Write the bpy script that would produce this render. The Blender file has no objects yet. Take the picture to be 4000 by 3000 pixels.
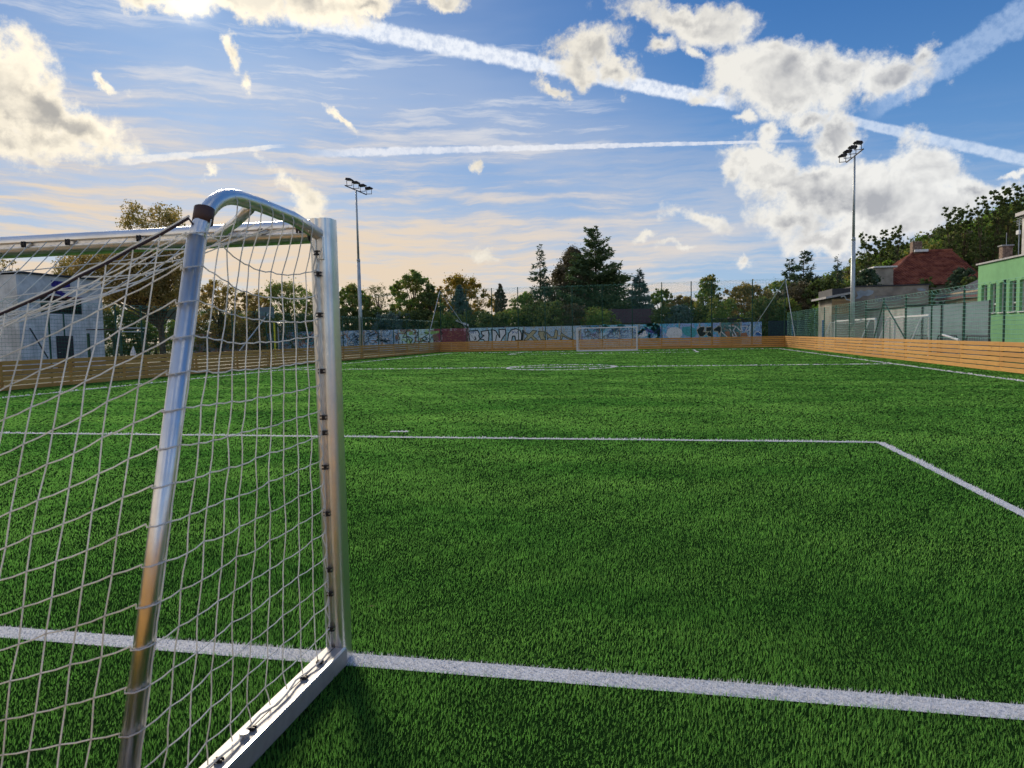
import bpy, math, random
import numpy as np
from mathutils import Vector, Matrix
random.seed(7); RNG = np.random.default_rng(11)
SC = bpy.context.scene; COL = SC.collection
# ------------------------------------------------------------------ camera
F, YAW, PITCH, ROLL, CH = 2773.7, .2046, .0684, -.0195, 1.5
_cy, _sy, _cp, _sp = math.cos(YAW), math.sin(YAW), math.cos(PITCH), math.sin(PITCH)
FW = Vector((-_sy*_cp, _cy*_cp, -_sp)); R0 = Vector((_cy, _sy, 0)); U0 = R0.cross(FW)
CR = R0*math.cos(ROLL) + U0*math.sin(ROLL); CU = U0*math.cos(ROLL) - R0*math.sin(ROLL)
cam = bpy.data.cameras.new('camera'); camo = bpy.data.objects.new('camera', cam); COL.objects.link(camo)
M3 = Matrix((CR, CU, -FW)).transposed()
camo.matrix_world = Matrix.Translation((0, 0, CH)) @ M3.to_4x4()
cam.sensor_width = 36; cam.lens = 36*F/4000; cam.clip_start = .05; cam.clip_end = 3000
cam.dof.use_dof = True; cam.dof.focus_distance = 7.0; cam.dof.aperture_fstop = 8
SC.camera = camo
SC.cycles.use_adaptive_sampling = True; SC.cycles.adaptive_threshold = .02; SC.cycles.max_bounces = 4; SC.cycles.diffuse_bounces = 2; SC.cycles.glossy_bounces = 3; SC.cycles.transmission_bounces = 3
SC.render.resolution_x = 1024; SC.render.resolution_y = 768
# ------------------------------------------------------------------ sun
SUN_EL, SUN_AZ = math.radians(23.5), math.radians(-35.0)      # azimuth from +Y, clockwise
sd = bpy.data.lights.new('sun', 'SUN'); so = bpy.data.objects.new('sun', sd); COL.objects.link(so)
SDIR = Vector((math.sin(SUN_AZ)*math.cos(SUN_EL), math.cos(SUN_AZ)*math.cos(SUN_EL), math.sin(SUN_EL)))
so.rotation_euler = SDIR.to_track_quat('Z', 'Y').to_euler()
sd.energy = 2.5; sd.angle = math.radians(11.0); sd.color = (1, .86, .66)
# ------------------------------------------------------------------ exposure
SC.view_settings.view_transform = 'Standard'; SC.view_settings.look = 'None'
SC.view_settings.exposure = .35; SC.view_settings.gamma = 1; SC.view_settings.use_curve_mapping = False
# ------------------------------------------------------------------ node helper
class NT:
    def __init__(s, tree): s.t = tree; s.n = tree.nodes; s.l = tree.links
    def node(s, ty, **kw):
        n = s.n.new(ty)
        for k, v in kw.items(): setattr(n, k, v)
        return n
    def put(s, sock, v):
        if isinstance(v, bpy.types.NodeSocket): s.l.new(v, sock)
        elif v is not None:
            if sock.type == 'RGBA' and len(v) == 3: v = (*v, 1)
            sock.default_value = v
    def m(s, op, a, b=None, c=None, clamp=False):
        n = s.node('ShaderNodeMath', operation=op, use_clamp=clamp)
        s.put(n.inputs[0], a); s.put(n.inputs[1], b); s.put(n.inputs[2], c); return n.outputs[0]
    def vm(s, op, a, b=None, scale=None):
        n = s.node('ShaderNodeVectorMath', operation=op)
        s.put(n.inputs[0], a); s.put(n.inputs[1], b)
        if scale is not None: s.put(n.inputs['Scale'], scale)
        return n.outputs['Value'] if op in ('DOT_PRODUCT', 'LENGTH', 'DISTANCE') else n.outputs[0]
    def mr(s, v, a, b, c=0., d=1., ty='SMOOTHSTEP'):
        n = s.node('ShaderNodeMapRange', interpolation_type=ty)
        for i, q in enumerate((v, a, b, c, d)): s.put(n.inputs[i], q)
        return n.outputs[0]
    def mix(s, f, a, b, bt='MIX'):
        n = s.node('ShaderNodeMix', data_type='RGBA', blend_type=bt)
        s.put(n.inputs[0], f); s.put(n.inputs[6], a); s.put(n.inputs[7], b); return n.outputs[2]
    def noise(s, vec, scale, detail=2, rough=.5, dist=0., out=0):
        n = s.node('ShaderNodeTexNoise'); s.put(n.inputs['Vector'], vec)
        n.inputs['Scale'].default_value = scale; n.inputs['Detail'].default_value = detail
        n.inputs['Roughness'].default_value = rough; n.inputs['Distortion'].default_value = dist
        return n.outputs[out]
    def mapping(s, vec, loc=(0, 0, 0), rot=(0, 0, 0), sc=(1, 1, 1), ty='POINT'):
        n = s.node('ShaderNodeMapping', vector_type=ty); s.put(n.inputs[0], vec)
        n.inputs[1].default_value = loc; n.inputs[2].default_value = rot; n.inputs[3].default_value = sc
        return n.outputs[0]
# ------------------------------------------------------------------ pixel rays (photo pixels, 4000x3000)
CAMP = Vector((0, 0, CH))
def ray(u, v): return FW + CR*((u-2000)/F) - CU*((v-1500)/F)
def atX(u, v, X): d = ray(u, v); return CAMP + d*(X/d.x)
def atY(u, v, Y): d = ray(u, v); return CAMP + d*(Y/d.y)
def azel(u, v): d = ray(u, v).normalized(); return math.atan2(d.x, d.y), math.asin(d.z)
# ------------------------------------------------------------------ world
W = bpy.data.worlds.new('World'); SC.world = W; W.use_nodes = True
w = NT(W.node_tree); w.n.clear()
def build_world():
    out = w.node('ShaderNodeOutputWorld'); bg = w.node('ShaderNodeBackground')
    tc = w.node('ShaderNodeTexCoord').outputs['Generated']
    D = w.vm('NORMALIZE', tc)
    sx = w.node('ShaderNodeSeparateXYZ'); w.put(sx.inputs[0], D); x, y, z = sx.outputs
    az = w.m('ARCTAN2', x, y); el = w.m('ARCSINE', z)
    sky = w.node('ShaderNodeTexSky', sky_type='NISHITA', sun_disc=False)
    sky.sun_elevation = SUN_EL; sky.sun_rotation = SUN_AZ; sky.air_density = 1.0; sky.dust_density = .4; sky.ozone_density = 3.0
    nsky = w.vm('SCALE', sky.outputs[0], scale=.075)
    blue = w.vm('MULTIPLY', nsky, (.62, .98, 1.32))
    # polarised-looking deep blue high up on the right, paler to the left
    deep = w.mix(w.mr(el, .0, .50), (.17, .36, .64), (.022, .115, .35))
    base = w.mix(.72, blue, deep)
    sunprox = w.vm('DOT_PRODUCT', D, tuple(SDIR))
    base = w.mix(w.mr(sunprox, .75, 1., 0, .14), base, (.36, .46, .66))
    zc = w.m('MAXIMUM', z, .02)
    cmb = w.node('ShaderNodeCombineXYZ'); w.put(cmb.inputs[0], w.m('DIVIDE', x, zc)); w.put(cmb.inputs[1], w.m('DIVIDE', y, zc))
    PL = cmb.outputs[0]
    ae = w.node('ShaderNodeCombineXYZ'); w.put(ae.inputs[0], az); w.put(ae.inputs[1], el); AE = ae.outputs[0]
    # ---- cirrus veils
    wob = w.vm('SCALE', w.vm('SUBTRACT', w.noise(AE, 4.5, 5, .6, out=1), (.5, .5, .5)), scale=.04)
    AEw = w.vm('ADD', AE, wob)
    c1 = w.noise(w.mapping(AEw, (0, 0, 0), (0, 0, math.radians(-4)), (2.2, 17, 1)), 1.5, 8, .62)
    c2 = w.noise(w.mapping(AEw, (3, 1, 0), (0, 0, math.radians(14)), (5, 60, 1)), 1.6, 6, .62)
    c3 = w.noise(w.mapping(AE, (7, 2, 0), (0, 0, math.radians(-14)), (1.6, 7, 1)), 1.3, 4, .55)
    cir = w.m('ADD', w.m('MULTIPLY', c1, .48), w.m('ADD', w.m('MULTIPLY', c2, .36), w.m('MULTIPLY', c3, .26)))
    leftness = w.mr(az, .42, -.35)                    # 1 left, 0 right
    lowness = w.mr(el, .40, .04)
    env = w.m('ADD', w.m('MULTIPLY', leftness, .64), w.m('MULTIPLY', lowness, .38))
    env = w.m('MULTIPLY', env, w.mr(w.m('ADD', el, w.m('MULTIPLY', az, .75)), .42, .12))
    env = w.m('MINIMUM', env, 1.)
    thr = w.m('SUBTRACT', .69, w.m('MULTIPLY', env, .165))
    cf = w.mr(cir, w.m('SUBTRACT', thr, .07), w.m('ADD', thr, .12))
    cf = w.m('MULTIPLY', cf, w.mr(env, .08, .5, 0, .93))
    veil = w.m('MULTIPLY', w.m('MULTIPLY', env, w.mr(c3, .35, .65, .2, 1.)), .42)
    cf = w.m('MAXIMUM', cf, veil)
    lowwarm = w.mr(el, .26, .02)
    warm = w.m('MULTIPLY', lowwarm, w.mr(az, .75, -.45, .45, 1.))
    ccol = w.mix(warm, (.58, .62, .70), (.76, .65, .53))
    col = w.mix(cf, base, ccol)
    hz = w.m('MULTIPLY', w.mr(w.m('ADD', el, w.m('MULTIPLY', az, .10)), .33, .0), w.mr(az, .9, -.3, .68, .90))
    hz = w.m('MULTIPLY', hz, w.mr(cir, .46, .62, .35, 1.25))
    hc = w.mix(w.mr(az, .5, -.5), (.58, .59, .63), (.71, .58, .44))
    col = w.mix(hz, col, hc)
    # ---- contrails: bands about great circles through two pixels
    def contrail(col, a, b, w0, w1, colr, dens, fade=.03, rag=.5):
        d1, d2 = ray(*a).normalized(), ray(*b).normalized()
        n = d1.cross(d2).normalized(); t = n.cross(d1).normalized()
        L = math.atan2(d2.dot(t), d2.dot(d1))
        off = w.vm('DOT_PRODUCT', D, tuple(n))
        s = w.m('ARCTAN2', w.vm('DOT_PRODUCT', D, tuple(t)), w.vm('DOT_PRODUCT', D, tuple(d1)))
        s01 = w.m('DIVIDE', s, L)
        wid = w.mr(s01, 0, 1, w0/F, w1/F, 'LINEAR')
        nn = w.noise(D, 62, 5, .65)
        r = w.m('DIVIDE', w.m('ABSOLUTE', off), wid)
        r = w.m('ADD', r, w.m('MULTIPLY', w.m('SUBTRACT', nn, .5), rag*2))
        f = w.mr(r, 1.1, .55)
        f = w.m('MULTIPLY', f, w.m('MULTIPLY', w.mr(s01, -fade, fade), w.mr(s01, 1+fade, 1-fade)))
        puff = w.mr(w.noise(D, 120, 3, .6), .3, .62, .62, 1.)
        return w.mix(w.m('MULTIPLY', w.m('MULTIPLY', f, dens), puff), col, colr)
    col = contrail(col, (1120, 52), (2860, 405), 38, 25, (.80, .83, .88), .92, .02)
    col = contrail(col, (3180, 440), (4300, 690), 16, 22, (.62, .70, .82), .75, .04)
    col = contrail(col, (3420, 420), (4350, -150), 42, 55, (.42, .54, .74), .60, .10, .7)
    col = contrail(col, (1280, 598), (3050, 552), 17, 5, (.78, .79, .83), .75, .08, .8)
    col = contrail(col, (480, 630), (1080, 572), 15, 8, (.86, .82, .76), .7, .1, .9)
    # ---- cumulus: ellipses (px), then ragged by noise
    B = [(20, 330, 190, 190, 30), (150, 440, 210, 150, 35), (330, 530, 190, 85, 20), (100, 580, 270, 80, 10),
         (650, -5, 235, 88, 10), (930, 0, 240, 95, 8), (1200, 20, 240, 92, 4), (1400, 15, 110, 62, 0),
         (920, 225, 50, 30, 60), (985, 300, 48, 28, 40), (430, 335, 60, 18, 22), (1360, 470, 78, 20, 55),
         (1120, 700, 100, 55, 25), (1190, 765, 120, 55, 30), (1900, 632, 36, 22, 50), (1180, 640, 0, 0, 0),
         (1740, 15, 110, 40, 0), (2330, 165, 140, 80, -25), (2260, 240, 90, 62, 20), (2430, 270, 110, 55, 25),
         (2640, 30, 270, 62, 5), (2790, 90, 170, 92, 0), (2590, 165, 68, 62, 0), (2720, 215, 80, 26, 50),
         (2155, 322, 78, 26, 5), (3050, 330, 290, 165, 5), (2890, 300, 150, 100, 0), (3270, 300, 210, 120, 0),
         (3490, 335, 200, 92, -5), (3610, 260, 75, 80, 0), (3060, 190, 110, 60, 0), (3050, 440, 190, 72, 10),
         (2880, 500, 70, 36, 20), (2730, 410, 60, 26, 0), (3140, 505, 95, 62, 0), (3270, 560, 110, 72, 10), (3010, 560, 55, 45, 0),
         (2880, 640, 140, 50, 15), (2830, 660, 60, 60, 0), (3030, 700, 240, 110, 10), (3250, 740, 290, 125, 0), (3620, 670, 190, 120, 10),
         (3480, 800, 370, 125, 0), (3800, 740, 190, 62, 12), (3120, 860, 260, 72, 0), (2710, 880, 170, 42, 14),
         (3280, 920, 340, 72, 0), (3970, 700, 110, 22, 8), (2525, 938, 50, 24, 12), (3500, 900, 250, 80, 0),
         (2620, 1000, 60, 18, 0), (2905, 1045, 50, 22, 0), (1870, 990, 70, 22, 8), (1350, 1130, 70, 30, 0), (820, 672, 50, 16, 0)]
    warp = w.vm('SCALE', w.vm('SUBTRACT', w.noise(D, 8, 7, .62, out=1), (.5, .5, .5)), scale=.12)
    AEc = w.vm('ADD', AE, warp)
    field = None
    for (u, v, rx, ry, rt) in B:
        if rx == 0: continue
        a0 = azel(u, v); c, s_ = math.cos(math.radians(rt)), math.sin(math.radians(rt))
        a1 = azel(u+rx*c, v+rx*s_); a2 = azel(u-ry*s_, v+ry*c)
        lx = math.hypot(a1[0]-a0[0], a1[1]-a0[1]); ly = math.hypot(a2[0]-a0[0], a2[1]-a0[1])
        ang = math.atan2(a1[1]-a0[1], a1[0]-a0[0])
        q = w.mapping(AEc, (a0[0], a0[1], 0), (0, 0, ang), (lx, ly, 1), 'TEXTURE')
        g = w.m('SUBTRACT', 1.25, w.vm('LENGTH', q))
        g = w.m('MINIMUM', w.m('MULTIPLY', g, min(1.30, .50+min(lx, ly)*19)), 1.0)
        if field is None: field = g
        else:
            n = w.node('ShaderNodeMath', operation='SMOOTH_MAX'); w.put(n.inputs[0], field); w.put(n.inputs[1], g); n.inputs[2].default_value = .12
            field = n.outputs[0]
    # the rest of the sky, outside what the photograph shows, carries the same broken cumulus
    gen = w.noise(D, 2.6, 3, .5)
    absaz = w.m('ABSOLUTE', w.m('ADD', az, .2))
    gmask = w.m('MAXIMUM', w.mr(absaz, .72, .95), w.mr(el, .50, .62))
    gfield = w.m('SUBTRACT', w.m('MULTIPLY', w.m('SUBTRACT', gen, .52), 6.), w.mr(gmask, 0, 1, 3., 0., 'LINEAR'))
    field = w.m('MAXIMUM', field, gfield)
    n1 = w.noise(D, 17, 9, .62, .25); n2 = w.noise(D, 70, 7, .65)
    f0 = w.m('ADD', field, w.m('MULTIPLY', w.m('SUBTRACT', n1, .5), 1.7))
    f0 = w.m('ADD', f0, w.m('MULTIPLY', w.m('SUBTRACT', n2, .5), .8))
    alpha = w.mr(f0, .02, .66)
    nlow = w.noise(D, 10, 3, .5); core = w.mr(w.m('ADD', w.m('MULTIPLY', f0, .45), w.m('ADD', w.m('MULTIPLY', field, .55), w.m('MULTIPLY', w.m('SUBTRACT', nlow, .5), 1.3))), .55, 1.20)
    # relief: noise sampled a little towards the sun, brighter where the lump faces it
    Doff = w.vm('ADD', D, tuple(SDIR*.010))
    nr = w.noise(D, 19, 4, .55, .25); n3 = w.noise(Doff, 19, 4, .55, .25)
    rel = w.m('MULTIPLY', w.m('SUBTRACT', nr, n3), 5.5)
    Dup = w.vm('ADD', D, (0, 0, .02)); n4 = w.noise(Dup, 19, 4, .55, .25)
    rel = w.m('ADD', rel, w.m('MULTIPLY', w.m('SUBTRACT', nr, n4), 3.))
    shade = w.m('ADD', w.m('MULTIPLY', core, w.mr(w.noise(D, 7.5, 4, .55), .36, .60, .22, 1.)), w.m('MULTIPLY', rel, -.34), clamp=True)
    cw = w.mix(leftness, (.76, .763, .75), (.76, .705, .60))
    cg = w.mix(leftness, (.375, .39, .425), (.37, .36, .345))
    cc = w.mix(shade, cw, cg)
    rim = w.m('MULTIPLY', w.mr(sunprox, .93, .998), w.m('SUBTRACT', 1, core))
    cc = w.vm('ADD', cc, w.vm('SCALE', (1.0, .82, .5), scale=w.m('MULTIPLY', rim, .22)))
    cc = w.mix(w.m('MULTIPLY', w.mr(el, .16, .0), .5), cc, (.80, .74, .68))
    col = w.mix(alpha, col, cc)
    # the sun's disc burning through the thin edge of the cloud
    sp = w.m('POWER', w.m('MAXIMUM', sunprox, 0.), 5000.)
    col = w.vm('ADD', col, w.vm('SCALE', (1., .85, .55), scale=w.m('MULTIPLY', sp, .9)))
    sp2 = w.m('POWER', w.m('MAXIMUM', sunprox, 0.), 30.)
    col = w.vm('ADD', col, w.vm('SCALE', (1., .82, .6), scale=w.m('MULTIPLY', sp2, .03)))
    col = w.mix(w.mr(z, .0, -.03), col, (.16, .15, .12))
    w.put(bg.inputs[0], col); bg.inputs[1].default_value = .90
    w.l.new(bg.outputs[0], out.inputs[0])
build_world()
W.cycles.sampling_method = 'MANUAL'; W.cycles.sample_map_resolution = 1024
# ------------------------------------------------------------------ materials
def mat(name, fn):
    m = bpy.data.materials.new(name); m.use_nodes = True; t = NT(m.node_tree)
    b = t.n['Principled BSDF']; fn(t, b, m); return m
def simple(name, c, rough=.6, metal=0., var=.12, scale=6., bump=0., spec=.4, c2=None):
    def fn(t, b, m):
        P = t.node('ShaderNodeTexCoord').outputs['Object']
        n = t.noise(P, scale, 5, .6)
        k2 = c2 if c2 else tuple(q*(1-var*2.2) for q in c)
        t.put(b.inputs['Base Color'], t.mix(t.mr(n, .3, .7), tuple(min(1, q*(1+var)) for q in c), k2))
        b.inputs['Roughness'].default_value = rough; b.inputs['Metallic'].default_value = metal
        b.inputs['Specular IOR Level'].default_value = spec
        if bump:
            bp = t.node('ShaderNodeBump'); bp.inputs['Strength'].default_value = bump; bp.inputs['Distance'].default_value = .02
            t.put(bp.inputs['Height'], t.noise(P, scale*5, 4, .6)); t.l.new(bp.outputs[0], b.inputs['Normal'])
    return mat(name, fn)
def foliage(name, c1, c2, c3=None, trans=.35):
    def fn(t, b, m):
        g = t.node('ShaderNodeNewGeometry'); ri = g.outputs['Random Per Island']
        P = t.node('ShaderNodeTexCoord').outputs['Object']
        n = t.noise(P, .9, 3, .5)
        col = t.mix(t.m('ADD', t.m('MULTIPLY', ri, .6), t.m('MULTIPLY', t.mr(n, .3, .7), .4)), c1, c2)
        if c3: col = t.mix(t.mr(t.m('ADD', t.m('MULTIPLY', ri, .35), t.noise(P, .45, 2, .5)), .62, .85), col, c3)
        b.inputs['Roughness'].default_value = .65; b.inputs['Specular IOR Level'].default_value = .25
        t.put(b.inputs['Base Color'], col)
        tr = t.node('ShaderNodeBsdfTranslucent'); t.put(tr.inputs[0], t.vm('MULTIPLY', col, (1.25, 1.35, .7)))
        mx = t.node('ShaderNodeMixShader'); mx.inputs[0].default_value = trans
        t.l.new(b.outputs[0], mx.inputs[1]); t.l.new(tr.outputs[0], mx.inputs[2])
        t.l.new(mx.outputs[0], t.n['Material Output'].inputs[0])
    return mat(name, fn)
def turf_blade(name, c1, c2, c3, trans=.3):
    def fn(t, b, m):
        g = t.node('ShaderNodeNewGeometry'); ri = g.outputs['Random Per Island']; P = g.outputs['Position']
        big = t.noise(t.mapping(P, sc=(.35, 1.1, 1)), .5, 4, .6)
        sml = t.noise(P, 9, 2, .5)
        f = t.m('ADD', t.m('MULTIPLY', ri, .55), t.m('MULTIPLY', t.mr(sml, .35, .65), .45))
        col = t.mix(f, c1, c2); col = t.mix(t.m('MULTIPLY', t.mr(big, .30, .72), .55), col, c3)
        t.put(b.inputs['Base Color'], col); b.inputs['Roughness'].default_value = .7; b.inputs['Specular IOR Level'].default_value = .04
        tr = t.node('ShaderNodeBsdfTranslucent'); t.put(tr.inputs[0], col)
        mx = t.node('ShaderNodeMixShader'); mx.inputs[0].default_value = trans
        t.l.new(b.outputs[0], mx.inputs[1]); t.l.new(tr.outputs[0], mx.inputs[2])
        t.l.new(mx.outputs[0], t.n['Material Output'].inputs[0])
    return mat(name, fn)
M = {}
M['blade'] = turf_blade('turf_fibre', (.026, .125, .026), (.145, .43, .072), (.31, .64, .135), .65)
M['white_blade'] = turf_blade('white_turf_fibre', (.80, .81, .84), (.93, .94, .96), (.88, .89, .93), .25)
def turf_ground(t, b, m):
    P = t.node('ShaderNodeNewGeometry').outputs['Position']
    n = t.noise(P, 60, 4, .7); n2 = t.noise(t.mapping(P, sc=(.4, 1.2, 1)), .6, 4, .6)
    col = t.mix(t.mr(n, .3, .7), (.005, .015, .004), (.013, .042, .009))
    col = t.mix(t.m('MULTIPLY', n2, .3), col, (.020, .065, .013))
    t.put(b.inputs['Base Color'], col); b.inputs['Roughness'].default_value = 1.; b.inputs['Specular IOR Level'].default_value = 0.
M['turf'] = mat('turf_pile', turf_ground)
def line_m(t, b, m):
    P = t.node('ShaderNodeNewGeometry').outputs['Position']
    t.put(b.inputs['Base Color'], t.mix(t.mr(t.noise(P, 90, 4, .7), .35, .65), (.34, .36, .39), (.72, .74, .78))); b.inputs['Roughness'].default_value = .85
M['line'] = mat('white_line_pile', line_m)
def ground_m(t, b, m):
    P = t.node('ShaderNodeNewGeometry').outputs['Position']
    n = t.noise(P, .5, 6, .65); n2 = t.noise(P, 14, 3, .6)
    col = t.mix(t.mr(n, .42, .58), (.045, .085, .022), (.16, .13, .085)); col = t.mix(t.m('MULTIPLY', n2, .45), col, (.03, .06, .015))
    t.put(b.inputs['Base Color'], col); b.inputs['Roughness'].default_value = .95
M['ground'] = mat('rough_ground', ground_m)
def wood_m(t, b, m):
    oi = t.node('ShaderNodeObjectInfo').outputs['Random']
    P = t.node('ShaderNodeTexCoord').outputs['Object']
    off = t.node('ShaderNodeCombineXYZ'); t.put(off.inputs[0], t.m('MULTIPLY', oi, 37.)); t.put(off.inputs[1], t.m('MULTIPLY', oi, 11.))
    Q = t.vm('ADD', P, off.outputs[0])
    gr = t.noise(t.mapping(Q, sc=(1.2, 30, 30)), 2.2, 6, .6, .6)
    kn = t.node('ShaderNodeTexVoronoi'); t.put(kn.inputs['Vector'], t.mapping(Q, sc=(1.6, 1, 6.5))); kn.inputs['Scale'].default_value = 1.0
    col = t.mix(t.mr(gr, .3, .72), (.78, .44, .115), (.56, .27, .062))
    col = t.mix(t.m('MULTIPLY', t.mr(oi, 0, 1, 0, .38), 1.), col, (.36, .15, .04))
    col = t.mix(t.m('MULTIPLY', t.mr(t.noise(Q, 1.3, 3, .5), .45, .75), .3), col, (.70, .36, .12))
    col = t.mix(t.mr(kn.outputs['Distance'], .10, .05), col, (.20, .075, .02))
    t.put(b.inputs['Base Color'], col); b.inputs['Roughness'].default_value = .5; b.inputs['Specular IOR Level'].default_value = .35
    bp = t.node('ShaderNodeBump'); bp.inputs['Strength'].default_value = .25; bp.inputs['Distance'].default_value = .004
    t.put(bp.inputs['Height'], gr); t.l.new(bp.outputs[0], b.inputs['Normal'])
M['wood'] = mat('stained_pine', wood_m)
def alu_m(t, b, m):
    P = t.node('ShaderNodeTexCoord').outputs['Object']
    st = t.noise(t.mapping(P, sc=(60, 60, 2.2)), 6, 4, .6)
    sm = t.noise(P, 7, 5, .65)
    t.put(b.inputs['Base Color'], t.mix(t.mr(sm, .35, .75), (.88, .87, .85), (.74, .73, .71)))
    b.inputs['Metallic'].default_value = 1.
    t.put(b.inputs['Roughness'], t.mr(t.m('ADD', t.m('MULTIPLY', st, .5), t.m('MULTIPLY', sm, .5)), .3, .7, .27, .42))
    bp = t.node('ShaderNodeBump'); bp.inputs['Strength'].default_value = .06; bp.inputs['Distance'].default_value = .003
    t.put(bp.inputs['Height'], st); t.l.new(bp.outputs[0], b.inputs['Normal'])
M['alu'] = mat('brushed_aluminium', alu_m)
M['alu_bright'] = simple('matt_aluminium', (.36, .36, .365), .5, .25, .06, 18)
M['black'] = simple('black_plastic', (.02, .018, .02), .5)
M['collar'] = simple('brown_rubber', (.085, .045, .035), .6)
def cord_m(t, b, m):
    P = t.node('ShaderNodeTexCoord').outputs['Object']
    col = t.mix(t.mr(t.noise(P, 5, 4, .6), .35, .7), (.93, .93, .91), (.80, .79, .74))
    t.put(b.inputs['Base Color'], col); b.inputs['Roughness'].default_value = .8
    tr = t.node('ShaderNodeBsdfTranslucent'); t.put(tr.inputs[0], col)
    mx = t.node('ShaderNodeMixShader'); mx.inputs[0].default_value = .45
    t.l.new(b.outputs[0], mx.inputs[1]); t.l.new(tr.outputs[0], mx.inputs[2]); t.l.new(mx.outputs[0], t.n['Material Output'].inputs[0])
M['net_white'] = mat('white_cord', cord_m)
M['rope_dark'] = simple('dark_rope', (.05, .035, .045), .85)
M['net_green'] = simple('green_net_cord', (.025, .20, .12), .6, 0, .1, 3)
M['net_pale'] = simple('faded_green_cord', (.20, .52, .40), .6, 0, .1, 3)
M['post_green'] = simple('dark_green_paint', (.012, .07, .045), .45, 0, .2, 3)
M['galv'] = simple('galvanised_steel', (.50, .55, .57), .45, .35, .12, 2)
M['lamp_dark'] = simple('dark_lamp_casing', (.035, .028, .035), .5)
M['lens'] = simple('lamp_glass', (.10, .11, .13), .15)
M['white_paint'] = simple('white_enamel', (.78, .79, .80), .4, 0, .04, 5)
M['white_wall'] = simple('rough_white_render', (.74, .73, .71), .9, 0, .13, 1.3, .4)
M['grey_wall'] = simple('stained_grey_render', (.36, .335, .29), .9, 0, .16, .9, .4)
M['grey_light'] = simple('pale_concrete', (.40, .41, .40), .9, 0, .14, 1.2, .3)
M['beige_wood'] = simple('weathered_beige_boards', (.46, .33, .19), .85, 0, .25, 3, .3, c2=(.20, .13, .08))
M['dark_glass'] = simple('dark_glass', (.02, .026, .03), .08, 0, .1, 2, spec=.8)
M['frame_white'] = simple('white_window_frame', (.78, .79, .80), .5)
M['green_wall'] = simple('bright_green_render', (.22, .50, .235), .9, 0, .04, 2, .25)
M['plinth'] = simple('dark_plinth', (.06, .07, .06), .9)
M['roof_dark'] = simple('dark_roofing', (.045, .05, .06), .7)
M['tile_red'] = simple('red_clay_tile', (.30, .105, .06), .85, 0, .22, 1.4, c2=(.15, .035, .022))
M['maroon'] = simple('maroon_trim', (.12, .02, .03), .6)
M['solar'] = simple('solar_panel', (.03, .035, .055), .18, 0, .2, 2, spec=.8)
M['metal_sheet'] = simple('pale_sheet_metal', (.42, .42, .44), .5, .2)
M['screen'] = simple('grey_blue_screen', (.16, .235, .27), .85, 0, .12, .7)
M['screen_dark'] = simple('dark_privacy_cloth', (.015, .03, .055), .85)
M['purple'] = simple('violet_paint', (.05, .035, .26), .8, 0, .3, 3)
M['yellow'] = simple('yellow_paint', (.58, .60, .03), .5)
M['blue_paint'] = simple('blue_paint', (.03, .14, .42), .5)
M['brick'] = simple('brown_brick', (.28, .20, .15), .9, 0, .25, 8, .4)
M['bark'] = simple('bark', (.11, .085, .06), .95, 0, .3, 5, .5)
M['bark_pale'] = simple('pale_bark', (.22, .20, .17), .95, 0, .3, 5, .5)
M['shingle'] = simple('plum_shingle', (.085, .05, .065), .9, 0, .12, 3)
M['patch_wall'] = simple('pale_blue_panel', (.38, .46, .54), .9, 0, .12, 1.5, .3)
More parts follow.
